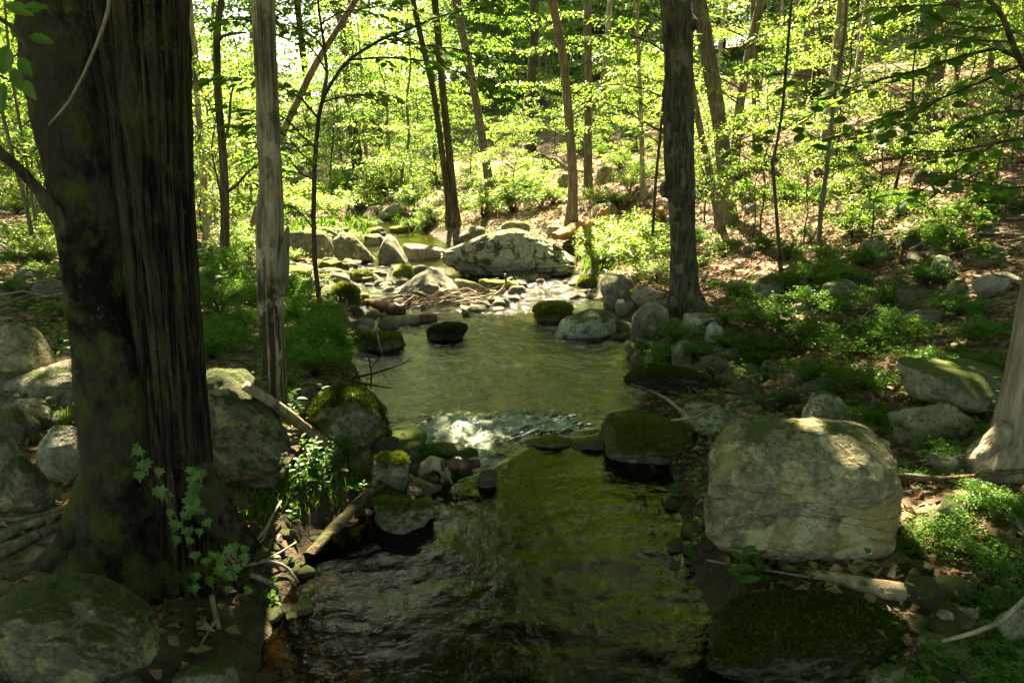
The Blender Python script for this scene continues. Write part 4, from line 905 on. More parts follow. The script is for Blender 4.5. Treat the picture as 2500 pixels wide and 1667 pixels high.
# blurred leaves and twig close by on the left
LB = thing('tree_branch', 'dark out of focus leafy twig hanging beside the massive twin stemmed tree', 'branch', tuple(at_y(-40, 150, 2.4)))
L = []; a, r_ = px_path([(-60,20,14),(10,50,12),(40,75,10),(62,110,8),(75,150,6)], 2.4); tube_mesh('twig', a, r_, M['twig'], LB, seg=8, dens=.03)
g = random.Random(5)
for (px, py, s, dx, dz) in [(10,10,62,.8,-.3),(50,20,60,1,.1),(20,110,70,-.4,-1),(35,165,60,.3,-1),(60,195,52,.5,-1),(10,200,66,-.2,-1),(70,90,50,1,-.2),(45,140,56,.6,-.8),(0,60,60,-.6,-.7),(75,30,46,1,.3),(30,60,40,.1,-1),(5,235,50,-.3,-.5),(-15,150,60,-.5,-1)]:
    p = at_y(px, py, 2.4+g.uniform(-.08, .08)); L.append((p, np.array([dx, g.uniform(-.4, .4), dz]), np.array([g.gauss(0, .4), -1, .7]), s/FPX*2.4))
place_leaves(LB, L, 'ovate')
# ivy-like vine on the great trunk
VN = thing('vine', 'young vine with bright lobed leaves climbing the base of the massive twin stemmed tree', 'vine', tuple(hit(480, 1420)))
L = []; a, r_ = px_path([(470,1440,6),(480,1380,6),(460,1320,5),(440,1260,5),(462,1200,5),(478,1150,4),(470,1130,3)], yb-.13); tube_mesh('stem', a, r_, M['twig'], VN, seg=6, dens=.04)
a, r_ = px_path([(460,1320,5),(430,1260,4),(400,1190,4),(380,1150,4),(350,1130,4),(345,1090,3)], yb-.19); tube_mesh('stem', a, r_, M['twig'], VN, seg=6, dens=.04)
for (px, py, s) in [(345,1088,36),(346,1120,38),(338,1148,30),(388,1140,26),(382,1185,40),(405,1198,30),(470,1138,28),(488,1145,30),(465,1160,26),(476,1175,32),(460,1192,34),(484,1212,32),(452,1212,24),(470,1228,36),(492,1232,34),(414,1240,28),(458,1250,28),(430,1268,34),(455,1285,30),(500,1266,26),(484,1288,24),(430,1305,30),(466,1310,24),(475,1345,26),(502,1360,24),(528,1378,40),(545,1350,38),(570,1375,34),(560,1325,36),(575,1395,30),(475,1395,26),(505,1405,34),(548,1398,26),(600,1330,24),(470,1425,28),(560,1430,22),(610,1432,24),(520,1345,24),(590,1350,26)]:
    yv = yb-(.21 if px < 400 else .15)-g.uniform(0, .05)-max(0, (py-1240)/180)*.22
    p = at_y(px, py, yv); L.append((p, np.array([g.gauss(0, .45), -.25, -1.]), np.array([g.gauss(0, .3), -1, .45]), s/FPX*proj(p)[2]*1.15))
place_leaves(VN, L, 'maple')

# ------------------------------------------------------------------ logs and sticks
def log(label, pxs, mat='wood', name='log', cat='log', seg=20, noise=.18, group=None, seed=0, lift=.6, disp=None, parent=None, dens=.04):
    pts, rad = [], []
    for q in pxs:
        px, py, w = q[:3]; p = surf(px, py+w*.4); rr = w/2/FPX*proj(p)[2]; p[2] += rr*lift+(q[3] if len(q) > 3 else 0); pts.append(p); rad.append(rr)
    if parent is None:
        o = thing(name, label, cat, (pts[0][0], pts[0][1], pts[0][2]-rad[0]), group)
        tube_mesh('stem' if seg < 12 else 'trunk', pts, rad, M[mat], o, seg=seg, noise=noise, nscale=4, seed=seed, dens=dens, disp=disp)
    else: o = parent; tube_mesh(name, pts, rad, M[mat], o, seg=seg, noise=noise, nscale=4, seed=seed, dens=dens, disp=disp)
    return o
def log_y(label, pxs, y0, lean=0, mat='wood', name='log', cat='log', seg=18, noise=.18, seed=0, dens=.03, group=None):
    a, r_ = px_path(pxs, y0, lean); o = thing(name, label, cat, tuple(a[0]), group); tube_mesh('trunk' if seg > 10 else 'stem', a, r_, M[mat], o, seg=seg, noise=noise, nscale=5, seed=seed, dens=dens); return o
log('barkless grey log sloping down beside the dead snag', [(598,940,26),(650,972,27),(700,1008,28),(760,1055,27),(828,1104,22)], 'wood', seed=1, lift=.8)
o = log('knobby weathered log lying below the huge blocky boulder', [(1975,1400,16),(2020,1408,32),(2090,1424,36),(2150,1438,40),(2190,1444,48),(2245,1444,28)], 'wood', seed=2, noise=.3, lift=.9)
log('', [(2185,1440,22,.03),(2195,1458,16,.02),(2200,1476,8)], 'wood', name='knob', parent=o, seed=4, lift=.9); log('', [(2170,1430,20,.05),(2180,1415,10,.08)], 'wood', name='knob', parent=o, seed=5)
log('broken orange brown fallen trunk behind the whale shaped boulder', [(1352,578,16),(1385,572,34),(1434,558,34),(1500,546,32),(1565,532,28),(1620,520,26)], 'wood_orange', seed=3, noise=.3, lift=1.0)
o = thing('stump', 'splintered orange stump leaning on the tall smooth boulder', 'stump', tuple(hit(1476, 552)))
ys = o.location[1]-.25
for k, pth in enumerate([[(1470,552,34),(1470,530,30),(1472,510,12)],[(1480,552,26),(1482,525,20),(1484,505,6)],[(1462,552,18),(1460,530,12),(1461,518,4)]]):
    a, r_ = px_path(pth, ys-.02*k); tube_mesh('splinter', a, r_, M['wood_orange'], o, seg=10, noise=.4, nscale=8, seed=k, dens=.04)
log('long fallen trunk resting across the leafy slope behind the knotty tree', [(1703,462,18),(1780,432,18),(1870,392,18),(2002,342,15)], 'wood', seed=6, lift=1.)
o = log_y('bleached crooked dead limb propped up on the slope', [(1944,372,10),(1956,400,10),(1970,428,9),(1972,460,6),(1978,495,5)], hit(1978, 495)[1], .0, 'wood', name='dead_limb', cat='branch', seg=9)
log('slim fallen pole on the leaves upslope of the square boulder', [(1995,425,9),(2080,402,9),(2203,380,7)], 'wood_rot', seg=9, name='fallen_pole', cat='branch', seed=8)
log('dark fallen branch near the broad boulder on the slope', [(2300,462,10),(2370,430,10),(2430,402,7)], 'wood_rot', seg=9, name='fallen_branch', cat='branch', seed=9)
log('dark rotten limb right of the square boulder on the slope', [(2080,478,8),(2110,462,12),(2160,458,8)], 'wood_rot', seg=9, name='fallen_branch', cat='branch', seed=10)
log('short weathered log perched on the sunlit angular rock upstream', [(950,500,12,.25),(990,496,12,.25)], 'wood', seg=12, seed=11)
log('short cut log with pale grain at the pool edge', [(964,780,26),(992,779,30),(1020,777,28)], 'wood', seed=12, seg=22, noise=.12, lift=.5)
log('short reddish log butted against the pale cut log', [(1024,777,26),(1044,775,28),(1062,774,24)], 'wood_rot', seed=13, seg=22, noise=.12, lift=.5)
log('rotten bark log jammed below the humped boulder', [(893,735,12),(920,742,24),(950,752,28),(982,762,22)], 'wood_rot', seed=14, noise=.4, lift=.8)
# bark plank on the left edge of the near pool
o = thing('driftwood_plank', 'broad wet brown plank of driftwood slanting into the near pool', 'driftwood', tuple(hit(750, 1360)))
P0 = hit(752, 1362)+np.array([0, 0, .02]); P1 = hit(905, 1240)+np.array([0, 0, .12]); ax = unit(P1-P0); wd = unit(np.cross(ax, [0, .5, 1.])); nn_ = np.cross(wd, ax)
n_ = 40; VV = []
for k in range(n_):
    f = k/(n_-1); c = P0+(P1-P0)*f; hw = .055*(.75+.35*math.sin(2.5*f+.4)+.10*vnoise(np.array([[f*9, 1, 2]]))[0])
    for s, t in ((-1, 0), (-.3, .016), (.35, .018), (1, 0), (.35, -.02), (-.3, -.02)):
        VV.append(c+wd*hw*s+nn_*(t+.006*vnoise(np.array([[f*22, s*4, 5]]))[0]))
VV = np.array(VV); FF = [(k*6+a, k*6+(a+1) % 6, k*6+6+(a+1) % 6, k*6+6+a) for k in range(n_-1) for a in range(6)]
wpart('plank', VV, np.array(FF), M['bark_dark'], o)
# knotted driftwood on the dam
o = thing('driftwood', 'knotted grey root wood lodged on the stone dam above the pool', 'driftwood', tuple(hit(1060, 1190)))
yd = hit(1100, 1190)[1]+.12
for k, pth in enumerate([[(1028,1172,20),(1032,1145,34),(1055,1130,36),(1080,1136,34),(1090,1160,24),(1078,1176,16)],[(1078,1136,28),(1110,1132,30),(1140,1135,28),(1172,1130,20)],[(1088,1140,10),(1094,1160,8),(1104,1182,6)],[(1040,1160,14),(1055,1172,16),(1070,1165,14)],[(1160,1150,6),(1190,1138,5),(1230,1118,4)]]):
    a, r_ = px_path(pth, yd-.03*k); tube_mesh('root_limb', a, r_, M['wood_rot' if k % 2 else 'wood'], o, seg=16, noise=.35, nscale=9, seed=k, dens=.015)
# driftwood brush pile below the humped boulder
o = thing('brush_pile', 'tangled pile of grey driftwood sticks below the humped olive boulder', 'driftwood', tuple(hit(1040, 752)))
g = random.Random(17)
for k in range(46):
    x0 = g.uniform(925, 1120); y0 = g.uniform(728, 768)-max(0, (x0-1060))*.12; L_ = g.uniform(50, 150); an = g.gauss(-.12, .22); p0 = hit(x0, y0); p1 = hit(min(1245, x0+L_), y0+L_*math.sin(an)*.5)
    zz = g.uniform(.02, .22); mid = (p0+p1)/2; mid[2] += zz+g.uniform(-.02, .1); p0[2] += zz*g.uniform(0, 1); p1[2] += g.uniform(-.02, .2)
    tube_mesh('stick', [p0, mid, p1], [g.uniform(.008, .02), g.uniform(.006, .014), .004], M['stick' if k % 3 else 'wood_rot'], o, seg=6, noise=.2, dens=.08)
for pth in ([(1165,760,4),(1195,730,4),(1228,705,5),(1236,690,5),(1233,668,4)], [(960,770,5),(1030,757,5),(1110,757,4),(1180,748,3)], [(1010,745,4),(1080,735,5),(1150,728,4),(1190,722,3)]):
    a, r_ = px_path(pth, 12.1); tube_mesh('stick', a, r_, M['stick'], o, seg=6, noise=.2, dens=.05)
# dead bough lying in the middle pool
o = thing('dead_bough', 'bare twiggy dead bough reaching out over the middle pool', 'branch', tuple(hit(850, 935)))
yk = hit(860, 930)[1]
for k, pth in enumerate([[(760,925,8),(840,930,8),(880,935,7),(930,943,5),(958,948,3)],[(862,922,7),(910,912,6),(950,900,4),(985,888,3),(1005,872,2)],[(905,948,5),(908,915,5),(902,880,4),(895,860,3)],[(880,935,4),(870,900,3),(850,885,2)],[(930,905,3),(945,925,2),(955,940,2)],[(985,888,3),(995,880,2),(1010,882,1.5)],[(905,900,3),(925,875,2),(935,862,2)],[(850,925,4),(845,900,3),(858,872,2)]]):
    a, r_ = px_path(pth, yk, -.03); tube_mesh('twig', a, r_, M['twig'], o, seg=6, noise=.2, dens=.04)
log_y('thin pale stick standing in the shallows against the mossy rock', [(932,862,7),(926,840,6),(921,812,6),(920,796,4)], hit(930, 860)[1], 0, 'stick', 'stick', 'stick', 7)
log('thin curved branch reaching over the dark creek mouth', [(1541,951,4,.05),(1590,975,6,.08),(1630,998,8,.08),(1665,1022,9,.05),(1690,1040,8,.02)], 'stick', 'fallen_branch', 'branch', 8, seed=21, lift=1)
log('pale forked twig poking out by the mossy boulder at the water lip', [(1640,1090,5,.2),(1690,1092,7,.22),(1740,1094,6,.22)], 'stick', 'twig', 'branch', 7, seed=22, lift=1)
log('pair of thin sticks crossing the bank below the blocky boulder', [(1725,1375,6,.02),(1790,1392,6,.03),(1900,1410,7,.03),(2020,1425,6,.02)], 'stick', 'stick', 'stick', 7, seed=23, lift=1)
log('curved bare stick lying on the rubble by the bottom shrubs', [(2290,1618,9,.1),(2360,1610,10,.12),(2430,1590,11,.14),(2500,1540,12,.18)], 'stick', 'stick', 'stick', 8, seed=24, lift=1)
o = log('forked pale root hanging over the black bank water', [(520,1478,13,.05),(525,1505,13,.03),(535,1535,12,.0)], 'stick', 'root', 'root', 9, seed=25, lift=1)
log('', [(530,1520,10,.02),(505,1545,8,0),(492,1570,6,0)], 'stick', 'fork', parent=o, seg=8, seed=26, lift=1)
o = log('bundle of thin bare roots trailing from the left bank', [(612,1352,5,.03),(650,1318,6,.06),(668,1290,6,.08),(690,1262,5,.1)], 'stick', 'root', 'root', 7, seed=27, lift=1)
for k, pth in enumerate([[(570,1408,16,.03),(600,1395,14,.04),(612,1370,12,.05)],[(600,1400,8,.04),(650,1392,9,.06),(700,1402,8,.05),(730,1422,6,.0)],[(610,1412,14,.02),(650,1425,14,.02),(678,1440,11,0)],[(640,1392,5,.05),(690,1375,5,.07),(725,1355,3,.08)],[(665,1300,4,.08),(640,1345,4,.05),(600,1360,4,.03)]]):
    log('', pth, 'stick', 'root_strand', parent=o, seg=8, seed=30+k, lift=1)
log('gnarled root along the foot of the cracked boulder', [(515,1188,16,.02),(580,1178,18,.03),(640,1172,16,.02),(720,1165,12,.0)], 'wood_rot', 'root', 'root', 12, seed=40, lift=.8)
g = random.Random(33)
for k in range(46):
    zone = g.choice([(1700, 400, 2450, 640), (1900, 560, 2480, 760), (1720, 600, 2100, 800), (0, 600, 180, 760), (1250, 430, 1620, 520), (2150, 1100, 2480, 1300)])
    x0, y0 = g.uniform(zone[0], zone[2]), g.uniform(zone[1], zone[3]); an = g.uniform(0, 3.14); p0 = hit(x0, y0); L_ = g.uniform(.5, 1.6)
    q = [p0+np.array([math.cos(an)*L_*f, math.sin(an)*L_*f, 0]) for f in (-.5, 0, .5)]
    for w in q: w[2] = float(G(w[0], w[1]))+.03
    q[1][2] += g.uniform(0, .08); o = thing('fallen_stick', ('pale' if k % 2 else 'dark')+' bare fallen stick on the leaf litter near '+near(q[1]), 'stick', tuple(q[0]), 'fallen sticks on the forest floor'); tube_mesh('stem', q, [.018, .014, .006], M['stick' if k % 2 else 'wood_rot'], o, seg=6, noise=.2, dens=.15)

# ------------------------------------------------------------------ shrubs and herbs
def shrub_mesh(seed, n_stem, n_leaf, leaf, hgt, rad, w=.6, flat=.5):
    g = np.random.default_rng(seed); st = []; P, T_, N_ = [], [], []
    per = n_leaf//n_stem
    for k in range(n_stem):
        a = g.uniform(0, 6.28); l = rad*g.uniform(.35, 1.05); h = hgt*g.uniform(.45, 1.05)*(1-.35*(l/rad)**2)
        e = np.array([math.cos(a)*l, math.sin(a)*l, h]); c1 = np.array([e[0]*.3, e[1]*.3, h*1.05]); t = np.linspace(0, 1, 7)[:, None]
        q = (1-t)**2*np.zeros(3)+2*t*(1-t)*c1+t*t*e; st.append(tri(tube(q, np.linspace(.008, .002, 7)*hgt, seg=4, cap=True)))
        f = np.sqrt(g.uniform(.12, 1, per))[:, None]; pos = (1-f)**2*0+2*f*(1-f)*c1+f*f*e
        pos = pos+g.normal(0, 1, (per, 3))*np.array([.055, .055, .045])*rad*(.5+f); pos[:, 2] = np.maximum(pos[:, 2], .02)
        P.append(pos); T_.append(unit(np.c_[g.normal(0, 1, (per, 2)), g.normal(-.1, .3, per)])); N_.append(unit(np.c_[g.normal(0, flat, (per, 2)), np.ones(per)]))
    P, T_, N_ = np.vstack(P), np.vstack(T_), np.vstack(N_)
    return join(st), leaf_cards(P, N_, T_, leaf*g.uniform(.6, 1.25, len(P)), w, .15)
SH = {}
def fern_mesh(seed):
    g = np.random.default_rng(seed); st, P, T_, N_, S_ = [], [], [], [], []
    for k in range(9):
        a = k*.7+g.uniform(-.2, .2); l = g.uniform(.38, .6); d = np.array([math.cos(a), math.sin(a), 0]); t = np.linspace(0, 1, 26)[:, None]
        q = d*l*t+np.array([0, 0, 1.])*(l*1.25*t-l*.95*t*t); st.append(tri(tube(q[::3], np.linspace(.004, .001, len(q[::3])), seg=4)))
        sd = np.cross(d, [0, 0, 1.])
        for j in range(3, 26):
            for sg in (-1, 1): P.append(q[j]); T_.append(sd*sg+d*.35+np.array([0, 0, -.1])); N_.append(np.array([0, 0, 1.])+d*(t[j]-.3)); S_.append(.13*math.sin(math.pi*min(1, (j+2)/27))**.8+.015)
    return join(st), leaf_cards(np.array(P), np.array(N_), np.array(T_), np.array(S_), .26, .05)
def shrub_proto(key, args, mat):
    (sv, sf), (lv, lf) = shrub_mesh(*args); SH[key] = (np_mesh('stems', sv, sf, M['twig']), np_mesh('foliage', lv, lf, M[mat], False))
for k in range(4): shrub_proto('fine%d' % k, (700+k, 42, 2900, .038, .62, .55, .6), 'leaf_shrub')
for k in range(3): shrub_proto('leafy%d' % k, (720+k, 14, 520, .085, .7, .5, .62), 'leaf_mid')
for k in range(3): shrub_proto('glow%d' % k, (740+k, 30, 1700, .055, .75, .58, .6), 'leaf_bright')
for k in range(3):
    (sv, sf), (lv, lf) = fern_mesh(780+k); SH['fern%d' % k] = (np_mesh('stems', sv, sf, M['twig']), np_mesh('foliage', lv, lf, M['leaf_shrub'], False))
for k in range(3): shrub_proto('herb%d' % k, (760+k, 6, 90, .06, .3, .2, .45), 'grass')
def shrub(label, group, key, p, s, sz=None, rz=None, name='shrub', cat='shrub'):
    label = ('big ' if s > 1. else 'small ' if s < .6 else '')+label+', nearest '+near(p)
    o = thing(name, label, cat, tuple(p), group); st, fo = SH[key]
    a = part('stems', st, o); b_ = part('foliage', fo, o); b_['kind'] = 'stuff'; a['kind'] = 'stuff'
    o.scale = (s, s, sz or s); o.rotation_euler = (0, 0, random.uniform(0, 6.28) if rz is None else rz); return o
def shrubs(label, group, kind, nvar, spots, hr=1., name='shrub', cat='shrub'):
    for k, (px, py, w) in enumerate(spots):
        p = hit(px, py); s = w/FPX*proj(p)[2]/1.05; p[2] -= .03; shrub(label, group, '%s%d' % (kind, k % nvar), p, s, s*hr, name=name, cat=cat)
shrubs('dense dark fine leaved shrub on the left bank', 'shrubs around the snag', 'fine', 4, [(540,770,180),(560,700,200),(720,760,200),(780,860,200),(640,760,180),(520,880,150),(830,880,120),(735,800,170),(800,850,150),(770,920,190),(560,860,150),(700,730,130),(820,905,120),(500,710,130),(600,720,150),(740,880,170),(520,820,110),(790,780,120),(700,950,110),(600,800,120)], .95)
shrubs('sprawling fine leaved shrub on the right bank', 'shrubs on the right bank', 'fine', 4, [(1850,790,220),(1950,840,210),(2080,870,230),(2200,830,240),(2000,760,190),(1800,730,160),(2120,950,210),(2250,990,160),(2300,910,190),(2390,830,190),(1905,705,150),(1850,900,200),(2150,1040,170),(2260,1080,190),(2350,1000,200),(2460,1080,170),(2220,1180,170),(2330,1130,200),(1780,850,160),(2060,1000,120),(2100,650,170),(2260,690,160),(1980,690,200),(2050,700,170),(2330,770,190),(2160,740,170),(1760,790,120),(2440,900,160),(1990,920,160),(1880,860,140),(2240,900,180),(2030,960,120)], .6)
shrubs('airy shrub overhanging the dark pool rock', 'shrubs over the pool rock', 'fine', 4, [(1690,880,120),(1610,880,100),(1650,830,110),(1580,900,80),(1720,910,90)], .9)
shrubs('sunlit glowing yellow green bush beside the knotty tree', 'glowing bushes', 'glow', 3, [(1500,630,170),(1560,670,180),(1470,655,130),(1590,610,160),(1440,610,100),(1530,590,140),(1600,690,120)], .85)
shrubs('leafy bush behind the whale shaped boulder', 'bushes behind the whale shaped boulder', 'glow', 3, [(1180,530,150),(1250,520,150),(1320,510,120),(1060,545,110),(1010,520,140),(1150,480,120),(1220,470,130),(1290,470,110),(1350,500,100)], .75)
shrubs('bright shrub by the far bend of the stream', 'shrubs by the far bend', 'glow', 3, [(940,480,150),(900,460,120),(850,470,130),(870,510,110),(1000,480,130),(820,530,120),(850,598,70),(775,600,80),(905,560,60),(1005,565,70),(720,640,70),(690,612,80),(1040,560,60),(870,640,40),(760,540,120),(700,545,130),(650,560,120),(590,600,120),(560,640,110),(960,450,140),(800,500,140),(720,510,140)], .8)
shrubs('low leafy shrub on the flat left floor', 'shrubs left of the massive tree', 'leafy', 3, [(100,680,110),(40,720,120),(170,700,120),(60,760,110),(150,780,130),(120,640,90),(30,640,100),(190,640,80),(200,860,90),(130,860,80)], .6)
shrubs('fine leaved shrub spilling over stones', 'shrubs over the lower stones', 'fine', 4, [(2330,1330,260),(2450,1400,260),(2250,1340,160),(2420,1230,200),(2400,1660,280),(2480,1600,220),(2300,1700,200),(2490,1250,180),(2350,1180,120),(2200,1690,200),(2490,1700,260),(2380,1480,150),(2500,1480,200),(2280,1120,110),(2440,1150,140)], .55)
shrubs('leafy seedling on the right bank', 'seedlings on the right bank', 'leafy', 3, [(1560,860,80),(2330,860,70),(2160,620,110),(2230,600,90),(2100,560,120),(2290,660,80),(2010,640,100),(1980,590,80),(1760,620,90),(1700,660,80),(2420,640,90),(2200,520,110),(2330,540,110)], .8)
shrubs('arching fern with narrow fronds', 'ferns on the banks', 'fern', 3, [(1700,860,90),(1940,720,90),(2120,800,100),(2260,870,110),(2380,760,90),(1820,860,70),(2170,1010,80),(2330,1060,90),(620,900,80),(520,780,90),(700,860,70),(170,830,90),(640,1120,90),(720,1175,110),(800,1150,100),(850,1180,90),(1570,930,60),(2440,990,90),(2400,700,70),(1750,700,70),(2290,1400,110),(2450,1500,120),(60,820,90),(560,690,80),(1500,700,60),(1540,720,70)], .9, name='fern', cat='fern')
# random undergrowth on the slope and on the left floor
g = random.Random(77); n = 0
for (zone, cnt, lo, hi, kinds, lab, grp) in (((1600, 330, 2500, 640), 46, .5, 1.0, ('leafy', 'fine', 'leafy'), 'scattered low green shrub on the right hillside', 'hillside shrubs'),
        ((950, 330, 1600, 520), 46, .6, 1.2, ('glow', 'leafy', 'fine'), 'green undergrowth bush on the slope between the trunks', 'bushes between the trunks'),
        ((0, 480, 640, 640), 46, .5, 1.1, ('glow', 'leafy'), 'low bright bush on the left forest floor', 'bushes on the left floor'), ((560, 440, 960, 540), 22, .6, 1.1, ('glow', 'leafy'), 'sunny thicket bush on the far side of the stream', 'thicket bushes')):
    for q in range(cnt):
        p = hit(g.uniform(zone[0], zone[2]), g.uniform(zone[1], zone[3]))
        if p[1] > 60 or (xl(p[1])-.1 < p[0] < xr(p[1])+.1): continue
        s = g.uniform(lo, hi); p[2] = float(H(p[0], p[1]))-.03; shrub(lab, grp, '%s%d' % (g.choice(kinds), g.randrange(3)), p, s, s*g.uniform(.6, 1.))
# herbs with single leaves
def herb(label, group, p, s, seed, nl=11, blade=.12):
    o = thing('herb', label, 'plant', tuple(p), group); g = random.Random(seed); h = s; a = np.array(p); top = a+np.array([g.gauss(0, .12)*h, g.gauss(0, .12)*h, h]); tube_mesh('stem', [a, (a+top)/2, top], [.004, .003, .002], M['grass'], o, seg=5)
    L = []
    for k in range(nl):
        f = .25+.75*k/(nl-1); c = a+(top-a)*f; an = k*2.4+g.uniform(-.3, .3); L.append((c, np.array([math.cos(an), math.sin(an), g.uniform(-.1, .6)]), np.array([0, 0, 1.]), blade*g.uniform(.7, 1.1)*(1.1-.4*f)))
    place_leaves(o, L, 'ovate', 'leaf_herb')
M['leaf_herb'] = leaf_mat('leaf_herb', (.03, .095, .014), (.06, .13, .02), (.07, .25, .03), (.14, .33, .04), .42, use_obj=True)
g = random.Random(9)
for k in range(34): herb('leafy green herb in the clump on the bank beside the stone dam', 'herb clump by the dam', hit(g.uniform(600, 880), g.uniform(1120, 1215)), g.uniform(.10, .2), k, 12, .06)
for k, (px, py) in enumerate([(1822,1430),(1850,1445),(1800,1450)]): herb('upright herb with narrow leaves growing on the dark mossy slab', 'herbs on the mossy slab', surf(px, py), g.uniform(.14, .26), 50+k, 10, .10)
for k in range(10): herb('small broad leaved seedling beside the dead snag', 'seedlings by the snag', hit(g.uniform(480, 580), g.uniform(700, 900)), g.uniform(.25, .5), 70+k, 8, .11)
for k in range(14): herb('low seedling on the bare bank of the near pool', 'seedlings on the near bank', hit(*((g.uniform(1650, 1730), g.uniform(1180, 1390)) if k % 2 else (g.uniform(600, 720), g.uniform(1280, 1500)))), g.uniform(.06, .14), 150+k, 8, .055)
for k in range(8): herb('narrow leaved herb on the mossy bank rock by the pool', 'herbs on the pool rock', surf(g.uniform(1530, 1640), g.uniform(880, 915)), g.uniform(.15, .3), 90+k, 9, .08)
for k in range(7): herb('pale seedling among the boulders left of the massive tree', 'seedlings among the left boulders', hit(g.uniform(120, 215), g.uniform(820, 1060)), g.uniform(.12, .3), 110+k, 8, .1)
for k in range(5): herb('weedy plant standing between the log and the pool boulder', 'weeds by the log', hit(g.uniform(640, 800), g.uniform(1030, 1110)), g.uniform(.2, .38), 130+k, 10, .1)

# ------------------------------------------------------------------ leaf litter, ground cover, grass (uncountable)
def scatter(n, fx, seed):
    g = np.random.default_rng(seed); y = 2.2+27*g.random(n)**.75; x = (g.random(n)*2-1)*(.78*y+.4); k = fx(x, y, g); return x[k], y[k], g
def litter_ok(x, y, g): return ((x-xr(y) > .12) | (xl(y)-x > .12)) & (creek(x, y) < .3) & (fbm2(x*.7, y*.7, 3, 44)+.35*(x > 0)+g.normal(0, .15, len(x)) > .02)
x, y, g = scatter(130000, litter_ok, 1); n = len(x); P_ = np.c_[x, y, H(x, y)+g.uniform(0, .025, n)]
V, F = leaf_cards(P_, np.c_[g.normal(0, .45, (n, 2)), np.ones(n)], np.c_[g.normal(0, 1, (n, 2)), g.normal(0, .25, n)], g.uniform(.045, .095, n), .6, .35)
tag(part('leaf_litter', np_mesh('leaf_litter', V, F, M['litter'], False)), 'brown dead leaves covering the forest floor', 'leaf litter', kind='stuff'); print('litter', n)
def cover_ok(x, y, g): return ((x-xr(y) > .1) | (xl(y)-x > .1)) & (creek(x, y) < .3) & (fbm2(x*.5+9, y*.5, 3, 47)+g.normal(0, .12, len(x)) > .10)
x, y, g = scatter(120000, cover_ok, 2); n = len(x); P_ = np.c_[x, y, H(x, y)+np.abs(g.normal(0, .08, n))+.01]
V, F = leaf_cards(P_, np.c_[g.normal(0, .4, (n, 2)), np.ones(n)], np.c_[g.normal(0, 1, (n, 2)), g.normal(0, .25, n)], g.uniform(.03, .075, n), .6, .12)
tag(part('ground_cover', np_mesh('ground_cover', V, F, M['leaf_mid'], False)), 'low green leaves of ground cover between the stones', 'ground cover', kind='stuff'); print('cover', n)
g = np.random.default_rng(12); y = 24+52*g.random(90000)**.8; x = (g.random(90000)*2-1)*.8*y; k = ((x-xr(y) > .3) | (xl(y)-x > .3)) & (fbm2(x*.25, y*.25, 3, 51) > -.08); x, y = x[k], y[k]; n = len(x)
V, F = leaf_cards(np.c_[x, y, H(x, y)+np.abs(g.normal(0, .3, n))], np.c_[g.normal(0, .45, (n, 2)), np.ones(n)], np.c_[g.normal(0, 1, (n, 2)), g.normal(0, .25, n)], g.uniform(.10, .26, n), .6, .12)
tag(part('ground_cover', np_mesh('ground_cover', V, F, M['leaf_bright'], False)), 'sunlit carpet of low green plants on the distant slopes', 'ground cover', kind='stuff')
gp = []
for (cx, cyp, n, sp, ln) in ((1020, 1120, 160, 40, .10), (720, 1190, 420, 90, .09), (660, 1240, 260, 60, .08), (900, 470, 500, 60, .35), (760, 560, 400, 70, .3), (680, 600, 300, 60, .3), (200, 1020, 260, 40, .10), (1000, 540, 300, 40, .3), (860, 560, 300, 40, .3), (1480, 640, 300, 60, .25)):
    for k in range(0, n, 10):
        p = hit(cx+rng.normal(0, sp), cyp+rng.normal(0, sp*.3))
        for q in range(10): gp.append((p[0]+rng.normal(0, .03), p[1]+rng.normal(0, .03), p[2]-.01, ln*rng.uniform(.5, 1.3)))
gp = np.array(gp); n = len(gp)
V, F = leaf_cards(gp[:, :3], unit(rng.normal(0, 1, (n, 3))*[1, 1, .2]), np.c_[rng.normal(0, .4, (n, 2)), np.ones(n)], gp[:, 3], .07, .1)
tag(part('grass', np_mesh('grass', V, F, M['grass'], False)), 'thin green grass blades along the stream banks', 'grass', kind='stuff')

# ------------------------------------------------------------------ understory and background trees
def under_mesh(seed, h, rad, z0, nspray, per, leaf, spray_r=.5):
    g = np.random.default_rng(seed); P, T_, N_ = [], [], []; br = []
    for k in range(nspray):
        z = z0+(h-z0)*g.random()**.9; f = (z-z0)/(h-z0+.01); rr = rad*(.35+.65*math.sin(math.pi*min(1, .2+.75*f)))*math.sqrt(g.random()); a = g.uniform(0, 6.28)
        c = np.array([rr*math.cos(a), rr*math.sin(a), z]); br.append(tri(tube([[0, 0, max(.1, z-.35*rr)], c*.5+np.array([0, 0, z*.5-.08*rr]), c], [.012, .008, .003], seg=4, cap=False)) if rr > .2 else None)
        q = np.sqrt(g.random(per))*spray_r; b = g.uniform(0, 6.28, per); off = np.c_[q*np.cos(b), q*np.sin(b)*.7, g.normal(0, .045, per)+g.uniform(-.35, .2)*q*np.cos(b)-.18*q**2/spray_r]
        ca, sa = math.cos(a), math.sin(a); off = np.c_[off[:, 0]*ca-off[:, 1]*sa, off[:, 0]*sa+off[:, 1]*ca, off[:, 2]]
        P.append(c+off); T_.append(np.c_[off[:, :2]+g.normal(0, .2, (per, 2)), g.normal(-.12, .15, per)]); N_.append(np.c_[g.normal(0, .4, (per, 2)), np.ones(per)])
    P, T_, N_ = np.vstack(P), np.vstack(T_), np.vstack(N_)
    return leaf_cards(P, unit(N_), T_, leaf*g.uniform(.6, 1.2, len(P)), .6, .1), join([q for q in br if q is not None])
UN = {}
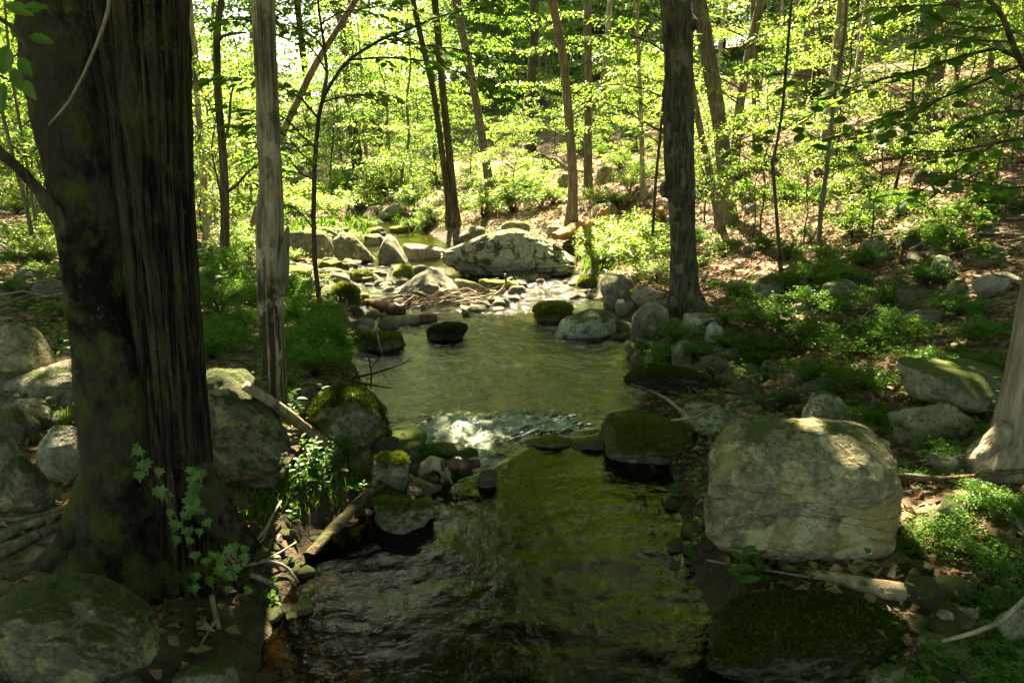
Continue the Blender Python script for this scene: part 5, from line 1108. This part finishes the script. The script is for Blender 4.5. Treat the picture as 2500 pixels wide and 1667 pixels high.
def under_proto(key, args, mat, trunk_h, trunk_r, bark):
    (lv, lf), (bv, bf) = under_mesh(*args); g = random.Random(args[0]); tp = [np.array([0, 0, -.3])]
    for k in range(1, 7): tp.append(np.array([g.gauss(0, .04)*k, g.gauss(0, .04)*k, trunk_h*k/6]))
    tv, tf = tri(tube(tp, np.linspace(trunk_r, trunk_r*.25, 7), seg=9, noise=.1, dens=trunk_h/14))
    UN[key] = (np_mesh('trunk', tv, tf, M[bark]), np_mesh('branches', bv, bf, M['twig']), np_mesh('crown', lv, lf, M[mat], False))
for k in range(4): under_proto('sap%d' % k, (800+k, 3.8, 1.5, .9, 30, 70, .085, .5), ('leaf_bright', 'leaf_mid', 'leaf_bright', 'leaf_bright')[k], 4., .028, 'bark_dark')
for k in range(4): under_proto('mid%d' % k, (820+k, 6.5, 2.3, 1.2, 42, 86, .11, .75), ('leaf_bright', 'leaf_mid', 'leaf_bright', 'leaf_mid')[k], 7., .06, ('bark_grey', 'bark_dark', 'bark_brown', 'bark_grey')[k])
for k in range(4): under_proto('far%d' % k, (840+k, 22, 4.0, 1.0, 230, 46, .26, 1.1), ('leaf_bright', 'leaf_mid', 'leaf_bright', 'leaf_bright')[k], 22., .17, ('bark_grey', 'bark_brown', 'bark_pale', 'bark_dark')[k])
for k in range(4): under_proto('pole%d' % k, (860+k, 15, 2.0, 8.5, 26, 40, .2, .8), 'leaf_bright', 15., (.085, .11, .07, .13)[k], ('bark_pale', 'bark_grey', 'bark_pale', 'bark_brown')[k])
def under(label, group, key, x, y, s, name='tree', cat='tree'):
    label = ('' if label.startswith('knee') else 'tall ' if s > 1. else 'lower ')+label+(', behind ' if y > 24 else ', near ')+(behind(x, y) if y > 24 else near((x, y)))
    o = thing(name, label, cat, (x, y, float(H(x, y))-.05), group); t, b_, c = UN[key]
    part('trunk', t, o); q = part('branches', b_, o); q['kind'] = 'stuff'; q = part('crown', c, o); q['kind'] = 'stuff'
    o.scale = (s*random.uniform(.9, 1.1), s*random.uniform(.9, 1.1), s); o.rotation_euler = (random.gauss(0, .04), random.gauss(0, .04), random.uniform(0, 6.28)); return o
# low leafy boughs on the trees beyond the boulders: layered sprays joined to the trunk
def boughs(root, x0, y0, n, zlo, zhi, reach, leaf, mat, seed):
    g = np.random.default_rng(seed); P, T_, N_, br = [], [], [], []
    for k in range(n):
        a = g.uniform(0, 6.28); z = g.uniform(zlo, zhi); r = reach*g.uniform(.5, 1.); c = np.array([x0+r*math.cos(a), y0+r*math.sin(a), z]); st = np.array([x0, y0, z-.25*r])
        br.append(tri(tube([st, (st+c)/2+np.array([0, 0, .1*r]), c], [.018, .011, .004], seg=5))); m_ = 85; q = np.sqrt(g.random(m_))*.62; b = g.uniform(0, 6.28, m_)
        off = np.c_[q*np.cos(b)*1.3, q*np.sin(b)*.7, g.normal(0, .03, m_)-.25*q**2]; ca, sa = math.cos(a), math.sin(a); off = np.c_[off[:, 0]*ca-off[:, 1]*sa, off[:, 0]*sa+off[:, 1]*ca, off[:, 2]]
        P.append(c-np.array([math.cos(a), math.sin(a), 0])*.25+off); T_.append(np.c_[off[:, :2]+g.normal(0, .2, (m_, 2)), g.normal(-.2, .2, m_)]); N_.append(np.c_[g.normal(0, .35, m_), g.normal(-.15, .35, m_), np.ones(m_)])
    P, T_, N_ = np.vstack(P), np.vstack(T_), np.vstack(N_)
    V, F = leaf_cards(P, unit(N_), T_, leaf*g.uniform(.6, 1.2, len(P)), .6, .1); o = wpart('foliage', V, F, M[mat], root, False); o['kind'] = 'stuff'
    V, F = join(br); o = wpart('boughs', V, F, M['twig'], root); o['kind'] = 'stuff'
for k, (i_, n_, zl, zh, rc) in enumerate(((3, 12, 1.5, 6.5, 1.8), (7, 12, 1.8, 6., 1.8), (8, 14, 2.2, 6.5, 2.), (9, 10, 2.4, 5.5, 1.7), (10, 14, 2.2, 6., 2.), (11, 12, 2.2, 6., 1.8), (13, 12, 2.2, 5.5, 1.9), (15, 14, 2.4, 6.5, 2.), (16, 12, 2.4, 6., 1.8), (17, 14, 3.2, 7., 2.2), (19, 14, 2.2, 6.5, 2.2), (20, 16, 2.6, 6.5, 2.4), (1, 10, 1.8, 5.5, 1.6), (5, 10, 1.5, 6., 1.6), (24, 10, 1.6, 5., 1.6), (26, 12, 1.8, 6., 1.8), (12, 8, 2., 4.5, 1.2))):
    r0, p0, q0 = TP[T[i_][0]]; boughs(r0, p0[1][0], p0[1][1], n_, zl, zh, rc, .10, ('leaf_bright', 'leaf_mid')[k % 2], 900+k)
g = random.Random(55)
def scatter_trees(label, group, kind, cnt, y0, y1, px0, px1, s0, s1, name, cat, mind=1.0):
    placed = []; tries = 0
    while len(placed) < cnt and tries < cnt*30:
        tries += 1; y = g.uniform(y0, y1); x = (g.uniform(px0, px1)-1250)/FPX*y*.98
        if kind == 'sap' and 560 < 1250+x/y*FPX/.98 < 1650 and y < 23 or kind == 'mid' and 560 < 1250+x/y*FPX/.98 < 1700 and y < 28: continue
        if kind == 'pole' and 400 < 1250+x/y*FPX/.98 < 2000 and y < 34: continue
        if kind in ('mid', 'far') and 300 < 1250+x/y*FPX/.98 < 1000 and g.random() < (.1 if kind == 'mid' else .4): continue
        if xl(y)-.6 < x < xr(y)+.6 or any((x-a)**2+(y-b)**2 < mind**2 for a, b in placed): continue
        placed.append((x, y)); under(label, group, '%s%d' % (kind, g.randrange(4)), x, y, g.uniform(s0, s1)*(1 if kind != 'far' else min(1.5, max(.42, (y-36)/20))), name, cat)
scatter_trees('slim leafy sapling on the right slope', 'saplings on the right slope', 'sap', 9, 13, 28, 1650, 2600, .6, 1., 'sapling', 'sapling', 1.4)
scatter_trees('knee high leafy sapling on the right slope', 'small saplings on the right slope', 'sap', 8, 10.5, 16, 1820, 2600, .4, .65, 'sapling', 'sapling', 1.2)
scatter_trees('slim leafy sapling between the trunks beyond the boulders', 'saplings beyond the boulders', 'sap', 16, 23, 36, 950, 1650, .6, 1.05, 'sapling', 'sapling', 1.4)
scatter_trees('slim sunlit sapling on the left forest floor', 'saplings on the left floor', 'sap', 26, 14, 30, -150, 700, .6, 1.1, 'sapling', 'sapling', 1.3)
scatter_trees('young understory tree with layered crown', 'understory trees on the far slope', 'mid', 46, 30, 56, 1000, 2700, .8, 1.2, 'understory_tree', 'tree', 1.2)
scatter_trees('young understory tree across the stream', 'understory trees across the stream', 'mid', 62, 24, 48, -250, 1000, .8, 1.15, 'understory_tree', 'tree', 1.3)
scatter_trees('slim straight pole trunk with a high crown', 'pole trunks on the slopes', 'pole', 58, 21, 58, -100, 2650, .8, 1.15, 'tree', 'tree', 1.2)
scatter_trees('distant forest tree clothed in sunlit leaves', 'distant forest trees', 'far', 170, 44, 92, -900, 3400, .8, 1.25, 'forest_tree', 'tree', 1.8)

# ------------------------------------------------------------------ overhead canopy: unseen crowns, their leaf clusters placed and thinned to shape the light
LITS = [(1250,640,420,110,.985),(820,640,260,110,.985),(1230,720,260,80,.98),(1530,620,140,90,.98),(920,480,260,90,.97),(1850,470,300,110,.92),(2150,480,330,110,.88),(2200,570,320,90,.72),(1800,620,180,80,.82),(2420,560,120,90,.6),(1760,560,120,90,.9),(1700,640,60,50,.6),
        (2060,1075,85,35,.97),(2420,690,75,35,.95),(2400,1270,90,45,.9),(2440,1060,60,120,.85),(160,920,70,60,.85),(165,1090,70,75,.95),(1020,1195,45,30,.97),(720,1150,140,50,.75),(1140,1040,190,60,.6),(60,600,160,90,.6),(2290,620,90,40,.5),(1830,640,120,50,.5),(900,720,120,60,.85),(650,500,60,260,.4),(560,620,140,80,.7),(1060,780,300,60,.35),(2050,860,320,140,.3),(1900,740,200,70,.35),(2350,880,120,120,.25),(680,800,160,120,.25)]
def lit_at(x, y):  # share of clusters left out so sun reaches this ground point
    z = H(x, y); px, py, dp = proj(np.stack([x, y, z], -1)); o = np.interp(y, [12, 18, 24], [0, .55, .93])
    for (cx, cyp, rx, ry, s) in LITS:
        d = ((px-cx)/rx)**2+((py-cyp)/ry)**2; o = np.maximum(o, s*(1-smooth((np.sqrt(d)-.75)/.5)))
    return np.where(dp > .3, o, 0)
g = np.random.default_rng(99); NC = 27000
y = -2+36*g.random(NC*2); x = (g.random(NC*2)*2-1)*31; k = np.abs(x) < .85*np.maximum(y, 0)+4; x, y = x[k][:NC], y[k][:NC]
ye_ = g.uniform(-3, 11, 9500); xe_ = (g.random(9500)*2-1)*(.85*np.maximum(ye_, 0)+4); x = np.r_[x, xe_]; y = np.r_[y, ye_]
keep = g.random(len(x)) > lit_at(x, y); x, y = x[keep], y[keep]; zc = g.uniform(8.2, 14.5, len(x)); zg = H(x, y); kk = (zc-zg)/SV[2]
CC = np.c_[x+SV[0]*kk, y+SV[1]*kk, zc]; LS = np.full(len(CC), .21); LR = np.full(len(CC), .42)
n2 = 6500; C2 = np.c_[g.uniform(-28, 28, n2), g.uniform(-22, 8, n2), g.uniform(8, 15, n2)]; CC = np.vstack([CC, C2]); LS = np.r_[LS, np.full(n2, .42)]; LR = np.r_[LR, np.full(n2, .85)]  # unseen clusters around and behind the camera, added to hold back skylight
n3 = 3500; C3 = np.c_[np.where(g.random(n3) < .5, -1, 1)*g.uniform(14, 30, n3), g.uniform(-10, 26, n3), g.uniform(3, 13, n3)]; C3 = C3[np.abs(C3[:, 0]) > .75*C3[:, 1]+7]; CC = np.vstack([CC, C3]); LS = np.r_[LS, np.full(len(C3), .42)]; LR = np.r_[LR, np.full(len(C3), .85)]
# shafts cut through the clusters to put sun spots on stones, trunks and ground
def rock_pt(px, py, lab): o = ROCKS[lab][0]; return at_y(px, py, o.location[1])
SPOTS = [(at_y(2075, 1075, ROCKS['huge blocky grey boulder with rounded edges on the bank above the lower pool'][0].location[1]-.05), .34), (rock_pt(150, 1090, 'sharp edged pale boulder catching the sun beside the big trunk'), .34), (rock_pt(175, 915, 'sloping slab with sunlit crest behind the twin stemmed tree'), .42),
         (hit(1025, 1195), .22), (hit(2420, 695), .5), (hit(2400, 1275), .38), (at_y(2470, 1010, ye), .4), (at_y(2450, 1060, ye), .3), (hit(720, 1150), .25), (at_z(1120, 1060, -.2), .42), (at_z(1300, 1040, -.2), .16), (hit(930, 1130), .18), (hit(110, 900), .3),
         (at_y(640, 300, sy_-.1), .6), (at_y(640, 120, sy_-.1), .6), (at_y(640, 480, sy_-.1), .5), (at_y(650, 620, sy_-.1), .4), (at_y(650, 760, sy_-.1), .3), (at_y(1650, 640, ky-.2), .3), (hit(2350, 1210), .25), (hit(2150, 900), .25), (hit(2000, 860), .3), (hit(2250, 820), .25), (hit(1900, 780), .3), (hit(620, 1270), .15), (hit(1560, 880), .25), (hit(680, 800), .4), (hit(560, 760), .4), (hit(1850, 960), .22), (hit(2300, 1000), .25), (hit(1700, 800), .2), (hit(480, 1420), .14), (hit(2200, 950), .25)]
for k in range(14): SPOTS.append((hit(g.uniform(0, 2500), g.uniform(780, 1500)), g.uniform(.07, .17)))
ok = np.ones(len(CC), bool)
for (p, r) in SPOTS:
    d = CC-p; t = d@SV; q = d-t[:, None]*SV; ok &= ~((np.linalg.norm(q, axis=1) < r*.8+.10) & (t > 0))
CC, LS, LR = CC[ok], LS[ok], LR[ok]
tops = np.array([t[1][:2] for t in TREES]); own = np.argmin(((CC[:, None, :2]-tops[None])**2).sum(2), 1)
for ti, (root, tip, cr) in enumerate(TREES):
    idx = np.nonzero(own == ti)[0]
    if not len(idx): continue
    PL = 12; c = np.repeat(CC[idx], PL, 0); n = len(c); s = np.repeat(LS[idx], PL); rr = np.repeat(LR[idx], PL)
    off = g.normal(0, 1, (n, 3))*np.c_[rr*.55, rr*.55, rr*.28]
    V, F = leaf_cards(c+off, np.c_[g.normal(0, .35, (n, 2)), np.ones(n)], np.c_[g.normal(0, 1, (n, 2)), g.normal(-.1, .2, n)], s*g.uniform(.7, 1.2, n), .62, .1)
    o = wpart('crown', V, F, M['leaf_canopy_shaded'], root, False); o['kind'] = 'stuff'  # out of view, shaped for its shade; clusters filed under the nearest tree
print('clusters', len(CC), 'objects', len(bpy.data.objects))
